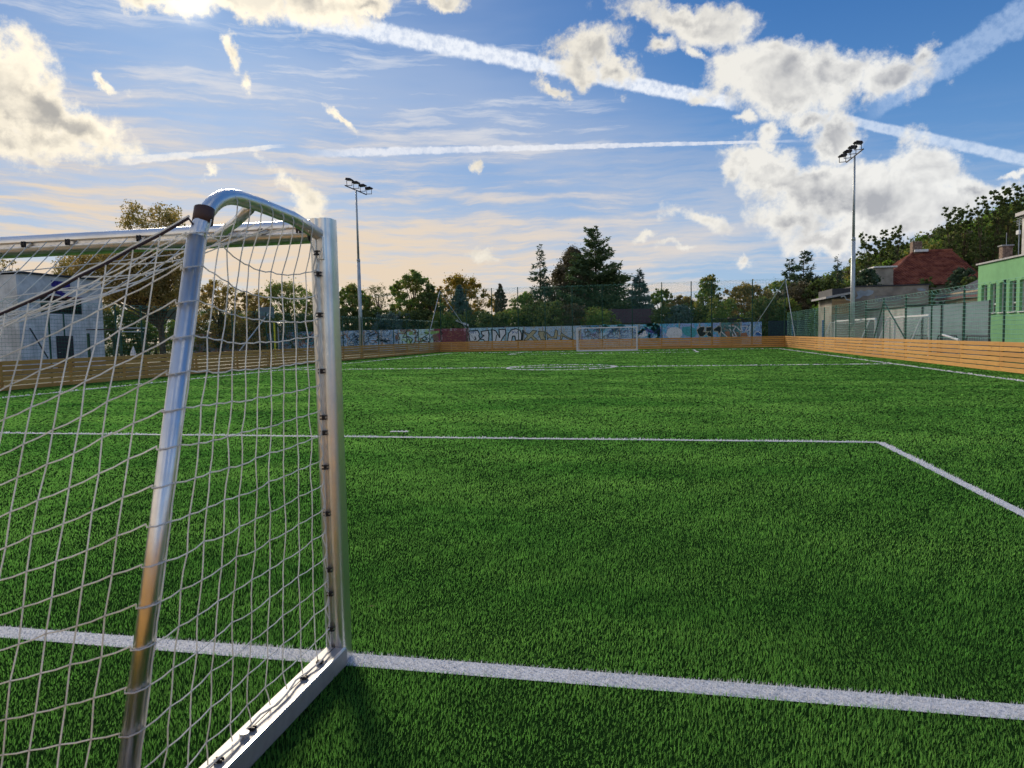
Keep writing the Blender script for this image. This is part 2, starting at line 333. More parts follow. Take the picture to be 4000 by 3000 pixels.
# ------------------------------------------------------------------ mesh builder
class MB:
    def __init__(s): s.v = []; s.f = []
    def add(s, vs, fs):
        o = len(s.v); s.v.extend([tuple(q) for q in vs]); s.f.extend([tuple(i+o for i in f) for f in fs]); return s
    def box(s, x0, x1, y0, y1, z0, z1):
        return s.add([(x0, y0, z0), (x1, y0, z0), (x1, y1, z0), (x0, y1, z0), (x0, y0, z1), (x1, y0, z1), (x1, y1, z1), (x0, y1, z1)],
                     [(0, 3, 2, 1), (4, 5, 6, 7), (0, 1, 5, 4), (1, 2, 6, 5), (2, 3, 7, 6), (3, 0, 4, 7)])
    def cbox(s, c, size, bev=.0, basis=None):
        hx, hy, hz = [q/2 for q in size]; vs = []; fs = []
        if bev <= 0:
            vs = [Vector((a*hx, b*hy, d*hz)) for d in (-1, 1) for a, b in ((-1, -1), (1, -1), (1, 1), (-1, 1))]
            fs = [(0, 3, 2, 1), (4, 5, 6, 7), (0, 1, 5, 4), (1, 2, 6, 5), (2, 3, 7, 6), (3, 0, 4, 7)]
        else:
            ring = [(-hx+bev, -hy), (hx-bev, -hy), (hx, -hy+bev), (hx, hy-bev), (hx-bev, hy), (-hx+bev, hy), (-hx, hy-bev), (-hx, -hy+bev)]
            k = bev
            def inset(r, q): return [(x*(hx-q)/hx, y*(hy-q)/hy) for x, y in r]
            L = [(inset(ring, k), -hz), (ring, -hz+k), (ring, hz-k), (inset(ring, k), hz)]
            for r, z in L: vs += [Vector((x, y, z)) for x, y in r]
            for i in range(3):
                for j in range(8): a, b2 = i*8+j, i*8+(j+1) % 8; fs.append((a, b2, b2+8, a+8))
            fs.append(tuple(range(7, -1, -1))); fs.append(tuple(range(24, 32)))
        c = Vector(c)
        if basis is not None: vs = [basis @ q for q in vs]
        return s.add([q+c for q in vs], fs)
    def tube(s, pts, r, n=8, cap=True, flat=1.):
        pts = [Vector(p) for p in pts]; rs = r if isinstance(r, (list, tuple)) else [r]*len(pts)
        vs = []; fs = []; prev = None
        for i, p in enumerate(pts):
            d = (pts[min(i+1, len(pts)-1)] - pts[max(i-1, 0)]).normalized()
            if prev is None:
                a = Vector((0, 0, 1)) if abs(d.z) < .9 else Vector((1, 0, 0)); u = d.cross(a).normalized()
            else: u = (prev - d*prev.dot(d)).normalized()
            prev = u; q = d.cross(u)
            for k in range(n):
                an = 2*math.pi*(k+.5)/n; vs.append(p + (u*math.cos(an) + q*math.sin(an)*flat)*rs[i])
        for i in range(len(pts)-1):
            for k in range(n): a, b = i*n+k, i*n+(k+1) % n; fs.append((a, b, b+n, a+n))
        if cap: fs.append(tuple(range(n-1, -1, -1))); fs.append(tuple(range((len(pts)-1)*n, len(pts)*n)))
        return s.add(vs, fs)
    def quad(s, a, b, c, d): return s.add([a, b, c, d], [(0, 1, 2, 3)])
    def prism(s, poly, y0, y1):      # polygon in (x,z), extruded along y
        n = len(poly); vs = [(x, y0, z) for x, z in poly]+[(x, y1, z) for x, z in poly]
        return s.add(vs, [tuple(range(n)), tuple(range(2*n-1, n-1, -1))]+[(i, i+n, (i+1) % n+n, (i+1) % n) for i in range(n)])
    def mesh(s, name, m, smooth=False):
        me = bpy.data.meshes.new(name); me.from_pydata(s.v, [], s.f); me.materials.append(m)
        if smooth: me.polygons.foreach_set('use_smooth', [True]*len(me.polygons))
        me.update(); return me
    def build(s, name, m, parent=None, smooth=False, loc=None, **tags):
        return link(name, s.mesh(name, m, smooth), parent, loc, **tags)
def link(name, me, parent=None, loc=None, **tags):
    o = bpy.data.objects.new(name, me); COL.objects.link(o)
    if parent is not None: o.parent = parent
    if loc is not None: o.location = loc
    for k, v in tags.items(): o[k] = v
    return o
def thing(name, label, cat, loc=(0, 0, 0), group=None):
    o = bpy.data.objects.new(name, None); COL.objects.link(o); o.location = loc; o['label'] = label; o['category'] = cat
    o.empty_display_size = .3
    if group: o['group'] = group
    return o
def copy_tree(o, parent=None):
    c = o.copy(); COL.objects.link(c); c.parent = parent
    for ch in list(o.children): copy_tree(ch, c)
    return c
def smooth_shade(o, ang=40):
    me = o.data; me.polygons.foreach_set('use_smooth', [True]*len(me.polygons))
    try: me.set_sharp_from_angle(angle=math.radians(ang))
    except Exception: pass
def np_mesh(name, V, Fc, m, k):      # V (n,3), Fc (n,k) faces
    me = bpy.data.meshes.new(name); me.vertices.add(len(V)); me.vertices.foreach_set('co', np.ascontiguousarray(V, np.float32).ravel())
    nf = len(Fc); me.loops.add(nf*k); me.polygons.add(nf)
    me.loops.foreach_set('vertex_index', np.ascontiguousarray(Fc, np.int32).ravel())
    me.polygons.foreach_set('loop_start', np.arange(0, nf*k, k, dtype=np.int32))
    me.polygons.foreach_set('loop_total', np.full(nf, k, np.int32))
    me.materials.append(m); me.update(calc_edges=True); return me
# ------------------------------------------------------------------ ground and pitch
XL, XR, Y0, Y1 = -18.3, 9.57, 3.0, 61.3
BL, BR, BF, BN = -21.1, 11.03, 67.15, .68       # board faces: left, right, far, near
XC, YC = (XL+XR)/2, (Y0+Y1)/2
AW = 7.2                                          # area half width
mb = MB(); N = 40
for i in range(N):
    for j in range(N):
        x0 = -1400+i*70.; y0 = -1400+j*70.; mb.quad((x0, y0, -.03), (x0+70, y0, -.03), (x0+70, y0+70, -.03), (x0, y0+70, -.03))
mb.build('ground', M['ground'], kind='structure')
mb = MB(); mb.box(BL-.12, BR+.12, BN-.12, BF+.12, -.02, 0)
mb.build('turf', M['turf'], kind='structure')
LW = .05
LINES = []   # rectangles x0,x1,y0,y1
LINES += [(XL, XR, Y0-.062, Y0+.062), (XL, XR, Y1-.07, Y1+.07), (XL, XR, YC-.07, YC+.07), (XL-LW, XL+LW, Y0, Y1), (XR-LW, XR+LW, Y0, Y1)]
for ys, sg in ((Y0, 1), (Y1, -1)):
    ya = ys+sg*7.03
    LINES += [(XC-AW, XC+AW, ya-LW, ya+LW), (XC-AW-LW, XC-AW+LW, min(ys, ya), max(ys, ya)), (XC+AW-LW, XC+AW+LW, min(ys, ya), max(ys, ya))]
LINES += [(XC+.155, XC+.455, Y0+7.64-LW, Y0+7.64+LW), (XC-.25, XC+.25, Y1-7.64-LW, Y1-7.64+LW), (XC-.1, XC+.1, YC-.15, YC+.15)]
CRAD = 2.45
mb = MB()
for k, (x0, x1, y0, y1) in enumerate(LINES):
    z = .004+.0015*(k % 3)
    mb.quad((x0, y0, z), (x1, y0, z), (x1, y1, z), (x0, y1, z))
nn = 96
for k in range(nn):
    a, b = 2*math.pi*k/nn, 2*math.pi*(k+1)/nn
    mb.quad(*[(XC+r*math.cos(t), YC+r*math.sin(t), .0105) for r, t in ((CRAD-LW, a), (CRAD+LW, a), (CRAD+LW, b), (CRAD-LW, b))])
mb.build('pitch_markings', M['line'], kind='structure')
def build_blades():
    n = 1250000
    c0 = 3.6; rmin, rmax = 1.35, 82.
    # density 1 inside c0, (c0/r)^2 outside -> invert the cumulative
    A = (c0*c0-rmin*rmin)/2; B = c0*c0*math.log(rmax/c0); u = RNG.random(n)*(A+B)
    r = np.where(u < A, np.sqrt(np.maximum(2*u+rmin*rmin, 0)), c0*np.exp((u-A)/(c0*c0)))
    th = (RNG.random(n)*2-1)*.96 + YAW
    x = -np.sin(th)*r; y = np.cos(th)*r
    keep = (x > BL+.03) & (x < BR-.03) & (y < BF-.03) & (y > BN)
    x, y, r = x[keep], y[keep], r[keep]; n = len(x)
    # tufts: pull towards a jittered grid so blades stand in bundles
    g = .0135; ix, iy = np.floor(x/g), np.floor(y/g); h1 = np.modf(np.abs(np.sin(ix*12.9898+iy*78.233)*43758.5453))[0]; h2 = np.modf(np.abs(np.sin(ix*39.346+iy*11.135)*24634.6345))[0]
    gx = (ix+h1)*g; gy = (iy+h2)*g; near = (r < 9)
    pull = np.where(near, .74, 0.)
    x = x*(1-pull)+gx*pull + RNG.normal(0, .0015, n); y = y*(1-pull)+gy*pull
    k = np.maximum(r/c0, 1.0)
    W_ = (.00075+.00065*RNG.random(n))*(1+3.4*np.clip((r-5)/14, 0, 1))*k
    lean0 = np.sin(x*2.1+1.3*np.sin(y*1.7))*.35+np.sin(y*5.3+x*3.1)*.3+np.sin(x*17+y*9)*.25
    ang = lean0*2.2 + RNG.normal(0, .9, n) + .6
    lean = np.abs(RNG.normal(.22, .2, n))*.034
    H = (.013+.012*RNG.random(n))*(1-.25*np.clip(lean/.03, 0, 1)) + .003*np.sin(x*3+y*2.2) + .0025*np.sin(x*11-y*7)
    H = H*np.minimum(1., 8./r)**.22; lean = lean*(1+1.6*np.clip((r-6)/14, 0, 1))
    dx, dy = np.cos(ang)*lean, np.sin(ang)*lean
    fa = RNG.random(n)*math.pi; wx, wy = np.cos(fa)*W_, np.sin(fa)*W_
    jx, jy = x+RNG.normal(0, .004, n)*np.minimum(k, 2.), y+RNG.normal(0, .004, n)*np.minimum(k, 2.)
    white = np.zeros(n, bool)
    for (x0, x1, y0, y1) in LINES: white |= (jx > x0) & (jx < x1) & (jy > y0) & (jy < y1)
    rr = np.hypot(jx-XC, jy-YC); white |= np.abs(rr-CRAD) < .07
    z0 = np.zeros(n)
    for nm, sel, m in (('turf_fibres', ~white, M['blade']), ('line_fibres', white, M['white_blade'])):
        nr = r < 6.0
        s = sel & nr; q = int(s.sum())
        def P(a, b, c): return np.stack([a, b, c], 1)
        X, Y, DX, DY, WX, WY, HH, RZ = [a[s] for a in (x, y, dx, dy, wx, wy, H, z0)]
        V = np.stack([P(X-WX, Y-WY, RZ-.002), P(X+WX, Y+WY, RZ-.002), P(X-WX*.8+DX*.35, Y-WY*.8+DY*.35, HH*.62), P(X+WX*.8+DX*.35, Y+WY*.8+DY*.35, HH*.62), P(X+DX, Y+DY, HH)], 1).reshape(-1, 3)
        b0 = np.arange(q)[:, None]*5
        F1 = np.concatenate([b0+[0, 1, 3], b0+[0, 3, 2], b0+[2, 3, 4]], 1).reshape(-1, 3)
        s2 = sel & ~nr; q2 = int(s2.sum())
        X, Y, DX, DY, WX, WY, HH, RZ = [a[s2] for a in (x, y, dx, dy, wx, wy, H, z0)]
        V2 = np.stack([P(X-WX*1.3, Y-WY*1.3, RZ-.002), P(X+WX*1.3, Y+WY*1.3, RZ-.002), P(X+DX, Y+DY, HH*(1.05 if nm == 'turf_fibres' else 1.3+1.5*np.clip((r[s2]-8)/18, 0, 1)))], 1).reshape(-1, 3)
        F2 = (np.arange(q2)[:, None]*3+[0, 1, 2])+len(V)
        me = np_mesh(nm, np.concatenate([V, V2]), np.concatenate([F1, F2]), m, 3)
        if nm == 'turf_fibres': link(nm, me, kind='stuff', label='short green artificial grass fibres covering the pitch', category='artificial grass')
        else: link(nm, me, kind='stuff', label='white artificial grass fibres forming the pitch lines', category='line marking')
build_blades()
# small litter on the turf
def leaf_litter():
    spots = [((351, 1987), 'orange dead leaf lying on the turf behind the net', (.55, .20, .03)), ((22, 2796), 'pale twig scrap lying on the turf at the lower left edge', (.55, .55, .42)),
             ((1452, 2370), 'thin light blade of straw on the turf right of the post', (.40, .46, .20))]
    for k, ((u, v), lab, c) in enumerate(spots):
        d = ray(u, v); p = CAMP + d*((.022-CH)/d.z)
        m = simple('litter_%s' % 'abc'[k], c, .8); b = MB(); L = (.035, .03, .05)[k]; wd = (.022, .008, .003)[k]
        b.add([(-L/2, 0, .003), (-L*.1, -wd/2, .010), (L/2, 0, .006), (L*.05, wd/2, .004), (-L/2, 0, .001), (L/2, 0, .003)], [(0, 1, 2), (0, 2, 3), (4, 5, 3), (4, 1, 5)])
        o = b.build(('fallen_leaf', 'twig', 'straw')[k], m, None, loc=p, label=lab, category=('leaf', 'twig', 'straw')[k]); o.rotation_euler = (0, 0, (.4, 1.1, .2)[k])
leaf_litter()
# ------------------------------------------------------------------ perimeter boards
PH, PG = .136, .031
def plank_mesh(L, key):
    b = MB(); b.cbox((0, 0, 0), (L-.008, .032, PH), .004); return b.mesh('plank', M['wood'])
_pl = {}
def plank(L):
    k = round(L, 2)
    if k not in _pl: _pl[k] = plank_mesh(L, k)
    return _pl[k]
def board_fence(label, seams, axis, face, inward, tight=0.):
    """axis 'x' or 'y': direction the planks run; face: coordinate of the visible face; inward: sign of the pitch side"""
    t = thing('board_fence', label, 'fence', (0, 0, 0), 'wooden boards round the pitch')
    off = -inward*.016
    for i in range(len(seams)-1):
        a, b = sorted((seams[i], seams[i+1])); L = b-a; c = (a+b)/2; me = plank(L)
        for r in range(6):
            z = .005+PH/2+r*(PH+PG)+random.uniform(-.003, .003)
            loc = (c, face+off+random.uniform(-.003, .003), z) if axis == 'x' else (face+off+random.uniform(-.003, .003), c, z)
            o = link('plank', me, t, loc); o.rotation_euler = (0, random.uniform(-.0012, .0012), 0 if axis == 'x' else math.pi/2)
    for s in seams:
        b = MB(); b.cbox((0, 0, .47), (.09, .06, .94), .004)
        loc = (s, face-inward*.064, 0) if axis == 'x' else (face-inward*.064, s, 0)
        o = b.build('post', M['wood'], t, loc=loc); o.rotation_euler = (0, 0, 0 if axis == 'x' else math.pi/2)
    return t
left_seams = [67.12, 63.97, 60.9, 57.97, 54.83, 51.68, 48.44, 45.34, 42.1, 38.95, 35.9, 32.8, 29.5, 26.18, 24.92, 22.25, 19.42, 16.4, 13.2, 10, 6.8, 3.5, BN+.03]
right_seams = [67.12, 64, 60.9, 57.8, 54.9, 51.9, 48.94, 45.7, 42.4, 39, 35.54, 32.66, 29.45, 26.27, 23.1, 19.9, 16.7, 13.5, 10.3, 7.1, 3.6, BN+.03]
far_seams = [-21.06, -18.46, -15.86, -13.31, -10.64, -7.92, -5.26, -2.5, .24, 2.93, 4.72, 6.47, 8.24, 10.99]
board_fence('brown shaded plank boarding along the left side of the pitch', left_seams, 'y', BL, 1)
board_fence('sunlit yellow plank boarding along the right side of the pitch', right_seams, 'y', BR, -1)
board_fence('brown plank boarding across the far end behind the distant goal', far_seams, 'x', BF, -1)
board_fence('plank boarding across the near end behind the camera', [BL+.05+i*3.2 for i in range(10)]+[BR-.04], 'x', BN, 1)
# ------------------------------------------------------------------ net fences
def netting(axis, a0, a1, face, z0, z1, cell, rad, m, parent, bays, sag=.03, vr=.5, name='netting'):
    b = MB()
    def P(s, z, o=0.): return (s, face+o, z) if axis == 'x' else (face+o, s, z)
    nz = int(round((z1-z0)/cell)); nx = int(round(abs(a1-a0)/cell))
    bs = sorted(bays)
    for j in range(nz+1):
        z = z0+(z1-z0)*j/nz; pts = []
        for i in range(len(bs)-1):
            for k in range(4 if i < len(bs)-2 else 5):
                t = k/4; s = bs[i]+(bs[i+1]-bs[i])*t
                pts.append(P(s, z-4*t*(1-t)*sag*(.4+1.0*j/nz)+random.uniform(-.008, .008), random.uniform(-.01, .01)))
        b.tube(pts, rad, 3, False)
    for i in range(nx+1):
        s = a0+(a1-a0)*i/nx; b.tube([P(s, z0), P(s, z1)], rad*vr, 3, False)
    return b.build(name, m, parent)
def scallop(axis, bays, face, z, step, drop, m, parent, rad=.008):
    b = MB(); bs = sorted(bays); n = int((bs[-1]-bs[0])/step)
    def P(s, zz): return (s, face, zz) if axis == 'x' else (face, s, zz)
    for i in range(n):
        s0 = bs[0]+i*step
        b.tube([P(s0+step*k/4, z-drop*4*(k/4)*(1-k/4)) for k in range(5)], rad, 3, False)
    b.tube([P(s, z+.01) for s in bs], .006, 4, False)
    return b.build('top_cord', m, parent)
def fence_post(h, r, m, parent, loc, cap=True):
    b = MB(); b.tube([(0, 0, 0), (0, 0, h)], r, 8)
    if cap: b.tube([(0, 0, h), (0, 0, h+.03)], r*1.25, 8)
    return b.build('post', m, parent, loc=loc)
lf = thing('net_fence', 'low green net fence on dark posts behind the left boards', 'net fence', group='ball-stop nets round the pitch')
FLX = -21.34
lposts = [24.8, 26.25, 29.5, 32.77, 36., 39.25, 42.5, 45.76, 48.89, 52.05, 55.31, 58.43, 61.51, 64.66, 21.6, 18.4, 15.2, 12., 8.8, 5.6]
for y_ in lposts: fence_post(3.02, .035, M['post_green'], lf, (FLX, y_, 0))
bays = sorted(lposts+[67.4])
netting('y', bays[0], bays[-1], FLX+.05, .95, 2.93, .135, .0048, M['net_green'], lf, bays)
scallop('y', bays, FLX+.05, 3.03, .42, .10, M['net_pale'], lf, .006)
rf = thing('net_fence', 'low green net fence on dark posts behind the right boards', 'net fence', group='ball-stop nets round the pitch')
FRX = 11.3
rposts = [26.65, 29.85, 33.11, 36.31, 39.66, 42.88, 46.35, 49.71, 53., 56.2, 59.5, 62.8, 65.6, 23.4, 20.1, 16.9, 13.7, 10.5]
for y_ in rposts: fence_post(3.0, .035, M['post_green'], rf, (FRX, y_, 0))
bays = sorted(rposts+[67.4])
netting('y', bays[0], bays[-1], FRX-.05, .95, 2.9, .15, .0085, M['net_pale'], rf, bays, .05, .35)
scallop('y', bays, FRX-.05, 3.02, .45, .12, M['net_pale'], rf, .006)
ff = thing('net_fence', 'tall green net fence on thin posts behind the far boards', 'net fence', group='ball-stop nets round the pitch')
FFY = 67.42
fposts = [-21.07, -18.4, -15.85, -13.26, -10.63, -8.02, -5.19, -2.4, .29, 2.93, 4.72, 8.29, 11.06]
for x_ in fposts: fence_post(6.08, .045, M['post_green'], ff, (x_, FFY, 0))
netting('x', -21.07, 11.06, FFY-.06, .95, 5.98, .13, .0048, M['net_green'], ff, fposts, .05, .9)
scallop('x', fposts, FFY-.06, 6.06, .45, .09, M['net_pale'], ff, .007)
def brace(a, b, parent, m=None, r=.03, name='brace'):
    q = MB(); q.tube([a, b], r, 8); return q.build(name, m or M['galv'], parent)
brace((-21.07, FFY, 5.95), (-21.12, 63.2, .9), ff); brace((-21.07, FFY, 5.95), (-17.6, FFY+.35, .9), ff)
brace((11.06, FFY, 5.9), (7.9, FFY+.3, .9), ff); brace((11.1, FFY, 5.9), (11.25, 63.6, .9), ff)
gate = MB()
for x_ in (4.80, 6.47, 8.20): gate.cbox((x_, FFY-.22, 1.32), (.07, .07, 2.64), .005)
gate.cbox((6.5, FFY-.22, 2.62), (3.48, .08, .08), .005); gate.cbox((6.5, FFY-.22, 2.42), (3.48, .05, .05), .004)
g_ = gate.build('gate_frame', M['post_green'], ff)
# ------------------------------------------------------------------ near goal
PX = -1.455; CBZ = 1.985
goal = thing('football_goal', 'large aluminium goal with white net filling the left foreground', 'goal', (PX, Y0, 0), 'football goals')
goal.matrix_world = Matrix.Translation((PX, Y0, 0))
OFF = Vector((PX, Y0, 0))
def L_(p): return Vector(p)-OFF
def profile(hx, hy, r, groove=None, n=5):
    pts = []
    for cx, cy, a0 in ((hx-r, hy-r, 0), (-hx+r, hy-r, 90), (-hx+r, -hy+r, 180), (hx-r, -hy+r, 270)):
        for k in range(n+1):
            a = math.radians(a0+90*k/n); pts.append((cx+r*math.cos(a), cy+r*math.sin(a)))
        if groove and a0 == 180:      # a slot in the -y face carries the net hooks
            g = groove; y = -hy
            pts += [(-g-.004, y), (-g, y+.002), (-g, y+.014), (g, y+.014), (g, y+.002), (g+.004, y)]
    return pts
def extrude(pts, a, b, xa, ya):
    a, b, xa, ya = Vector(a), Vector(b), Vector(xa), Vector(ya); n = len(pts)
    vs = [a+xa*p[0]+ya*p[1] for p in pts]+[b+xa*p[0]+ya*p[1] for p in pts]
    q = MB(); q.add(vs, [tuple(range(n-1, -1, -1)), tuple(range(n, 2*n))]+[(i, (i+1) % n, (i+1) % n+n, i+n) for i in range(n)]); return q
GL = XC-2.5-.03     # far post x
POSTX = [-1.475, -6.53]
for px in POSTX:
    o = extrude(profile(.05, .06, .036, .009), L_((px, Y0+.0, .01)), L_((px, Y0, 2.035)), (1, 0, 0), (0, 1, 0)).build('post', M['alu'], goal); smooth_shade(o, 30)
o = extrude(profile(.05, .06, .036, .009), L_((POSTX[1]+.052, Y0, CBZ)), L_((POSTX[0]-.052, Y0, CBZ)), (0, 0, 1), (0, 1, 0)).build('crossbar', M['alu'], goal); smooth_shade(o, 30)
def arc(p0, p1, p2, n=7):
    p0, p1, p2 = Vector(p0), Vector(p1), Vector(p2)
    return [p0*(1-t)**2+p1*2*t*(1-t)+p2*t*t for t in [i/n for i in range(n+1)]]
for sgn, px in ((1, POSTX[0]), (-1, POSTX[1])):
    ox = px
    top = [Vector((ox, Y0-.055, 1.965)), Vector((ox, 2.72, 2.000)), Vector((ox, 2.47, 2.011))] + arc((ox, 2.337, 2.011), (ox, 2.150, 2.004), (ox, 2.080, 1.812), 8)
    o = MB().tube([L_(p) for p in top], .0275, 16).build('support_arm', M['alu'], goal, True)
    prof = [(math.cos(a)*.0285, math.sin(a)*.0285) for a in [2*math.pi*k/20 for k in range(20)]]
    st0, st1 = Vector((ox, 2.0876, 1.84)), Vector((ox, 1.6044, .085))
    o = MB().tube([L_(st0), L_(st1)], .0285, 20).build('strut', M['alu'], goal, True)
    tg = Vector((0, -.30, -1)).normalized(); cc_ = Vector((ox, 2.131, 1.913))
    MB().tube([L_(cc_-tg*.028), L_(cc_), L_(cc_+tg*.024)], .0325, 18).build('collar', M['collar'], goal, True)
    MB().tube([L_((px-.02*sgn, 2.44, 1.992)), L_((px-.20*sgn, 2.64, 1.985)), L_((px-.50*sgn, Y0-.05, 1.98))], .021, 12).build('corner_brace', M['alu'], goal, True)
    bar = MB().cbox((0, 0, 0), (.104, 1.62, .078), .004); o = bar.build('ground_bar', M['alu_bright'], goal, loc=L_((px+.018*sgn, Y0-.06-.81, .047)))
    MB().cbox((0, 0, 0), (.014, 1.60, .006), .001).build('bar_edge_rail', M['alu'], goal, loc=L_((px+.018*sgn+.045*sgn, Y0-.06-.81, .0895)))
    br = MB(); br.cbox((0, 0, 0), (.03, .012, .10), .002); br.build('bracket', M['alu'], goal, loc=L_((ox+.015*sgn, Y0-.066, 1.90)))
MB().tube([L_((POSTX[1]+.02, 1.50, .06)), L_((POSTX[0]-.02, 1.50, .06))], .03, 12).build('rear_ground_bar', M['alu_bright'], goal, True)
# net
BP0, BPS = 1.5810, .2753          # rear plane: y = BP0 + BPS*z
SAGW = abs(POSTX[0]-POSTX[1])/2
def back_pt(s, z0, span=None):
    """point of the rear panel: s metres from the near strut, z0 height of the row at the strut"""
    t = 1-abs(1-s/SAGW); A = .66*min(1, max(0, z0/1.4))**.62
    drop = A*(1-(1-t)**2)
    z = max(.03, z0-drop); bulge = .05*math.sin(math.pi*min(1, z0/1.95))*math.sin(math.pi*min(1, t))
    return Vector((POSTX[0]-.02-s, BP0+BPS*z-.03-bulge, z))
net = MB(); CR_ = .0024
def cord(pts, r=CR_): net.tube(pts, r, 6, False)
zrows = [1.855-.1117*k for k in range(16)]
NC = 10
def side_pt(sgn, c, z, k=0):
    """side panel: c 0..NC from strut (0) to post (NC)"""
    px = POSTX[0] if sgn > 0 else POSTX[1]
    t = c/NC; ys = BP0+BPS*min(z, 1.88)+.005; yp = Y0-.075; y = ys+(yp-ys)*t
    amp = .035+.03*max(0, (z-1.2)); sag = amp*math.sin(math.pi*t)
    sagt = -.10*max(0, (z-1.45)/.5)*math.sin(math.pi*t*.9)
    zz = z+sagt*.6-.018*math.sin(math.pi*t)-(.035*t if z > 1.6 else 0)
    return Vector((px+sgn*(.034*(1-t)-.006*t)-sgn*sag*.8, y, max(.10, zz)))
rs = random.Random(5); KN = []
for sgn in (1, -1):
    J = {}
    def sp(c, k, z):
        if (c, k) not in J:
            p = side_pt(sgn, c, z); j = .006 if 0 < c < NC else 0
            J[(c, k)] = p+Vector((rs.uniform(-1, 1)*j, rs.uniform(-1, 1)*j, rs.uniform(-1, 1)*j))
        return J[(c, k)]
    for k, z in enumerate(zrows):
        pts = []
        for c in range(NC+1):
            p = sp(c, k, z)
            if c: q = (pts[-1]+p)/2; q.z -= .004; pts.append(q)
            pts.append(p)
        cord([L_(p) for p in pts])
    KN += list(J.values())
    for c in range(0, NC+1):
        topz = 1.975 if c < NC-1 else 1.93
        tp = side_pt(sgn, c, 1.97); px_ = POSTX[0] if sgn > 0 else POSTX[1]
        t = c/NC; yy = 2.124+(Y0-.09-2.124)*t
        za = 1.996-.016*t-max(0, 2.28-yy)*.30-(.03*max(0, t-.8)*5)
        topp = [Vector((px_-.040*sgn, yy-.004, za+.016)), Vector((px_-.010*sgn, yy, za+.036)), Vector((px_+.022*sgn, yy+.002, za+.024)), Vector((px_+.031*sgn, yy+.003, za-.004)), Vector((px_+.022*sgn, yy+.004, za-.06))]
        pts = (topp if 1 < c < NC else [Vector((px_+.034*sgn, yy, 1.90))])+[sp(c, k, z) for k, z in enumerate(zrows)]
        pts.append(Vector((px_-.004*sgn, pts[-1].y+(.0), .092)))
        fine = []
        for i in range(len(pts)-1):
            fine += [pts[i], (pts[i]+pts[i+1])/2+Vector((rs.uniform(-.002, .002), rs.uniform(-.003, .003), 0))]
        cord([L_(p) for p in fine+[pts[-1]]])
# rear panel
DX = .0906; NB = int(2*SAGW/DX)
def bp(i, k):
    s = i*(2*SAGW-.0)/NB; z0 = (1.90-.1117*k)
    p = back_pt(s, z0); rr = random.Random(i*131+k); p += Vector((rr.uniform(-.004, .004), rr.uniform(-.006, .006), rr.uniform(-.004, .004))); p.z = max(p.z, .02); return p
zk = [(1.90-zrows[k])/.1117 for k in range(16)]
for k in zk:
    pts = []
    for i in range(NB+1):
        p = bp(i, k)
        if pts: q = (pts[-1]+p)/2; q.z -= .003; pts.append(q)
        pts.append(p)
    cord([L_(p) for p in pts])
for i in range(1, NB):
    pts = [bp(i, 0)]+[bp(i, k) for k in zk]; q = pts[-1].copy(); q.z = .02; pts.append(q)
    cord([L_(p) for p in pts])
# cross pieces that wrap the struts from the rear panel to the side panel
for sgn in (1, -1):
    px_ = POSTX[0] if sgn > 0 else POSTX[1]
    for k, z in enumerate(zrows):
        a = side_pt(sgn, 0, z); b_ = bp(0 if sgn > 0 else NB, zk[k])
        y_s = BP0+BPS*z
        cord([L_(p) for p in (b_, Vector((px_-.036*sgn, y_s-.012, z-.012)), Vector((px_-.018*sgn, y_s-.033, z-.010)), Vector((px_+.012*sgn, y_s-.034, z-.006)), Vector((px_+.031*sgn, y_s-.014, z-.002)), a)])
# roof panel between crossbar and rear rope
NT_ = NB
def tp(i, t):
    a = Vector((POSTX[0]-.06-(i/NT_)*(2*SAGW-.12), Y0-.068, 1.99)); b = bp(i, 0)
    p = a.lerp(b, t); p.z -= .10*math.sin(math.pi*t)*min(1, (NT_/2-abs(i-NT_/2))/6); return p
for i in range(1, NT_):
    cord([L_(tp(i, t/6)) for t in range(7)])
for j in range(1, 6):
    cord([L_(tp(i, j/6.)) for i in range(NT_+1)])
def knot(p, r=.0044):
    p = L_(p); net.add([p+Vector(d)*r for d in ((1, 0, 0), (-1, 0, 0), (0, 1, 0), (0, -1, 0), (0, 0, 1.2), (0, 0, -1.2))], [(0, 2, 4), (2, 1, 4), (1, 3, 4), (3, 0, 4), (2, 0, 5), (1, 2, 5), (3, 1, 5), (0, 3, 5)])
for i in range(1, NB):
    for k in zk: knot(bp(i, k))
for q in KN: knot(q)
net.build('net', M['net_white'], goal)
MB().tube([L_((POSTX[0], 2.088, 1.868))]+[L_(bp(i, 0)) for i in range(NB+1)]+[L_((POSTX[1], 2.088, 1.868))], .0048, 8).build('top_rope', M['rope_dark'], goal)
MB().tube([L_(bp(i, 0)+Vector((0, .004, .008))) for i in range(NB+1)], .0042, 8).build('white_top_rope', M['net_white'], goal)
